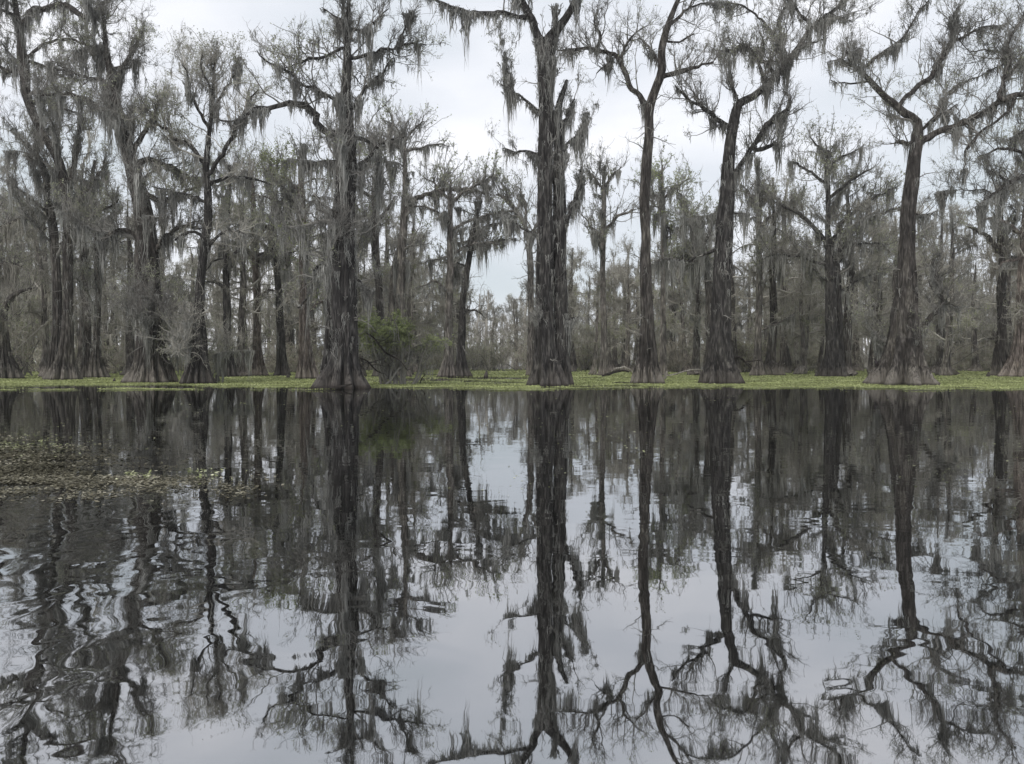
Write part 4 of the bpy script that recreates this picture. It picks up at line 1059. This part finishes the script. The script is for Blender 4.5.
# floating leaves and litter, near left
if True:
    r = np.random.default_rng(52)
    def band(n, cx, cy, sx, sy, dens_seed, mt, size, name, label, flat=0.85):
        px = r.normal(cx, sx, n); py = r.normal(cy, sy, n) + (px - cx) * 0.01
        k = (py > 432) & (py < 515) & (px > -60)
        px, py = px[k], py[k]
        y = CH * F / (py - Y0); x = (px - 512) / F * y
        k = r.random(len(x)) < np.clip((vnoise(x * 2.2, y * 3.5, dens_seed) - 0.30) * 2.2, 0, 1)
        x, y = x[k], y[k]
        C = np.stack([x, y, 0.006 + 0.02 * r.random(len(x)) ** 2], axis=1)
        V, q = leaves(C, size, r, elong=1.9, flat=flat); V[:, 2] = np.maximum(V[:, 2], 0.004)
        tag(mesh_obj(name, V, q, mt), label, 'water plants', kind='stuff')
    band(9500, 20, 485, 82, 7, 1, M['litter'], 0.022, 'floating_litter', 'brown raft of dead leaves floating on the near left water')
    band(3000, 130, 481, 50, 4.0, 7, M['litter'], 0.021, 'floating_litter', 'narrow tail of the brown raft pointing right')
    band(4200, 5, 450, 42, 9, 2, M['litter'], 0.026, 'floating_litter', 'thin scatter of brown leaves farther out on the left water')
    band(16000, 0, 463, 75, 12, 8, M['litter_dark'], 0.024, 'sunken_litter', 'dark brown sunken leaf film between the two rafts of litter')
    band(1300, 0, 445, 38, 6, 3, M['litter_green'], 0.028, 'floating_leaves', 'yellow green leaves floating by the left edge of the view')
    band(160, 132, 474, 9, 3, 4, M['litter_green'], 0.026, 'floating_leaves', 'small green leaf cluster at the far side of the brown raft', 0.5)
    band(130, 198, 474, 12, 4, 5, M['litter_green'], 0.026, 'floating_leaves', 'loose green leaves near the right tip of the brown raft', 0.5)
    band(260, 232, 489, 12, 5, 6, M['litter'], 0.022, 'floating_litter', 'loose pale bits trailing off the right tip of the raft')

if True:
    r = np.random.default_rng(58); n = 6500
    y = r.uniform(4, 37, n); x = (r.uniform(-20, 1044, n) - 512) / F * y
    k = r.random(n) < np.clip((vnoise(x * 0.6, y * 0.25, 31) - 0.55) * 3 + 0.03, 0, 1); x, y = x[k], y[k]
    V, q = leaves(np.stack([x, y, 0 * x + 0.005], 1), 0.014 + 0.0007 * y, r, elong=1.8, flat=0.95); V[:, 2] = np.maximum(V[:, 2], 0.003)
    tag(mesh_obj('floating_specks', V, q, M['litter_green']), 'tiny leaf specks drifting on the open dark water', 'water plants', kind='stuff')

# ------------------------------------------------------------------ damp air
hm, hnt, hout = new_mat('damp_air')
pv = hnt.nodes.new('ShaderNodeVolumePrincipled'); pv.inputs['Color'].default_value = (0.96, 0.95, 0.93, 1); pv.inputs['Density'].default_value = HAZE
hnt.links.new(pv.outputs[0], hout.inputs['Volume'])
X, Ya, Yb, Zt = 260.0, -20.0, 300.0, 38.0
hv = [(x, y, z) for z in (-1.5, Zt) for (x, y) in ((-X, Ya), (X, Ya), (X, Yb), (-X, Yb))]
hz = mesh_obj('haze', hv, [(3, 2, 1, 0), (4, 5, 6, 7), (0, 1, 5, 4), (1, 2, 6, 5), (2, 3, 7, 6), (3, 0, 4, 7)], hm)
tag(hz, 'pale damp haze softening the far trees', 'haze', kind='stuff')

# ------------------------------------------------------------------ world, sun, camera
W = bpy.data.worlds.new('World'); SC.world = W; W.use_nodes = True
nt = W.node_tree; nt.nodes.clear()
out = nt.nodes.new('ShaderNodeOutputWorld'); bg = nt.nodes.new('ShaderNodeBackground'); bg.inputs['Strength'].default_value = 0.1
sky = nt.nodes.new('ShaderNodeTexSky'); sky.sky_type = 'NISHITA'; sky.sun_disc = False
SUN_EL, SUN_AZ = 42.0, 205.0      # azimuth clockwise from +Y: behind the viewer, to the left
sky.sun_elevation = math.radians(SUN_EL); sky.sun_rotation = math.radians(SUN_AZ)
tc = nt.nodes.new('ShaderNodeTexCoord')
mpw = nt.nodes.new('ShaderNodeMapping'); mpw.inputs['Scale'].default_value = (1.2, 1.2, 3.0)
nt.links.new(tc.outputs['Generated'], mpw.inputs['Vector'])
cn = nt.nodes.new('ShaderNodeTexNoise'); cn.inputs['Scale'].default_value = 2.1; cn.inputs['Detail'].default_value = 5; cn.inputs['Roughness'].default_value = 0.45
nt.links.new(mpw.outputs[0], cn.inputs['Vector'])
cr0 = ramp(nt, cn.outputs['Fac'], [(0.34, (0.60, 0.655, 0.70)), (0.5, (0.735, 0.765, 0.82)), (0.66, (0.93, 0.935, 0.97))])
cr = nt.nodes.new('ShaderNodeVectorMath'); cr.operation = 'SCALE'; cr.inputs['Scale'].default_value = 10.5
nt.links.new(cr0.outputs['Color'], cr.inputs[0])
mixw = nt.nodes.new('ShaderNodeMix'); mixw.data_type = 'RGBA'; mixw.inputs[0].default_value = 0.93
nt.links.new(sky.outputs[0], mixw.inputs[6]); nt.links.new(cr.outputs[0], mixw.inputs[7])
nt.links.new(mixw.outputs[2], bg.inputs['Color']); nt.links.new(bg.outputs[0], out.inputs['Surface'])

sl = bpy.data.lights.new('sun', 'SUN'); sl.energy = 1.5; sl.angle = math.radians(25); sl.color = (1.0, 0.96, 0.9)
so = bpy.data.objects.new('sun', sl); COL.objects.link(so)
so.rotation_euler = (math.radians(90 - SUN_EL), 0, math.radians(-SUN_AZ + 180) )
from mathutils import Vector
sd = Vector((math.sin(math.radians(SUN_AZ)) * math.cos(math.radians(SUN_EL)), math.cos(math.radians(SUN_AZ)) * math.cos(math.radians(SUN_EL)), math.sin(math.radians(SUN_EL))))
so.rotation_euler = sd.to_track_quat('Z', 'Y').to_euler()

cam = bpy.data.cameras.new('camera'); cam.sensor_width = 36.0; cam.lens = F / 1024 * 36; cam.clip_end = 6000; cam.clip_start = 0.05
co = bpy.data.objects.new('camera', cam); COL.objects.link(co); co.location = (0, 0, CH)
co.rotation_euler = (math.pi / 2 - PITCH, 0, 0); SC.camera = co

SC.view_settings.view_transform = 'Standard'; SC.view_settings.look = 'None'
SC.view_settings.exposure = 0.2; SC.view_settings.gamma = 1
SC.cycles.max_bounces = 6; SC.cycles.diffuse_bounces = 4; SC.cycles.glossy_bounces = 3; SC.cycles.transmission_bounces = 3
SC.cycles.use_denoising = True
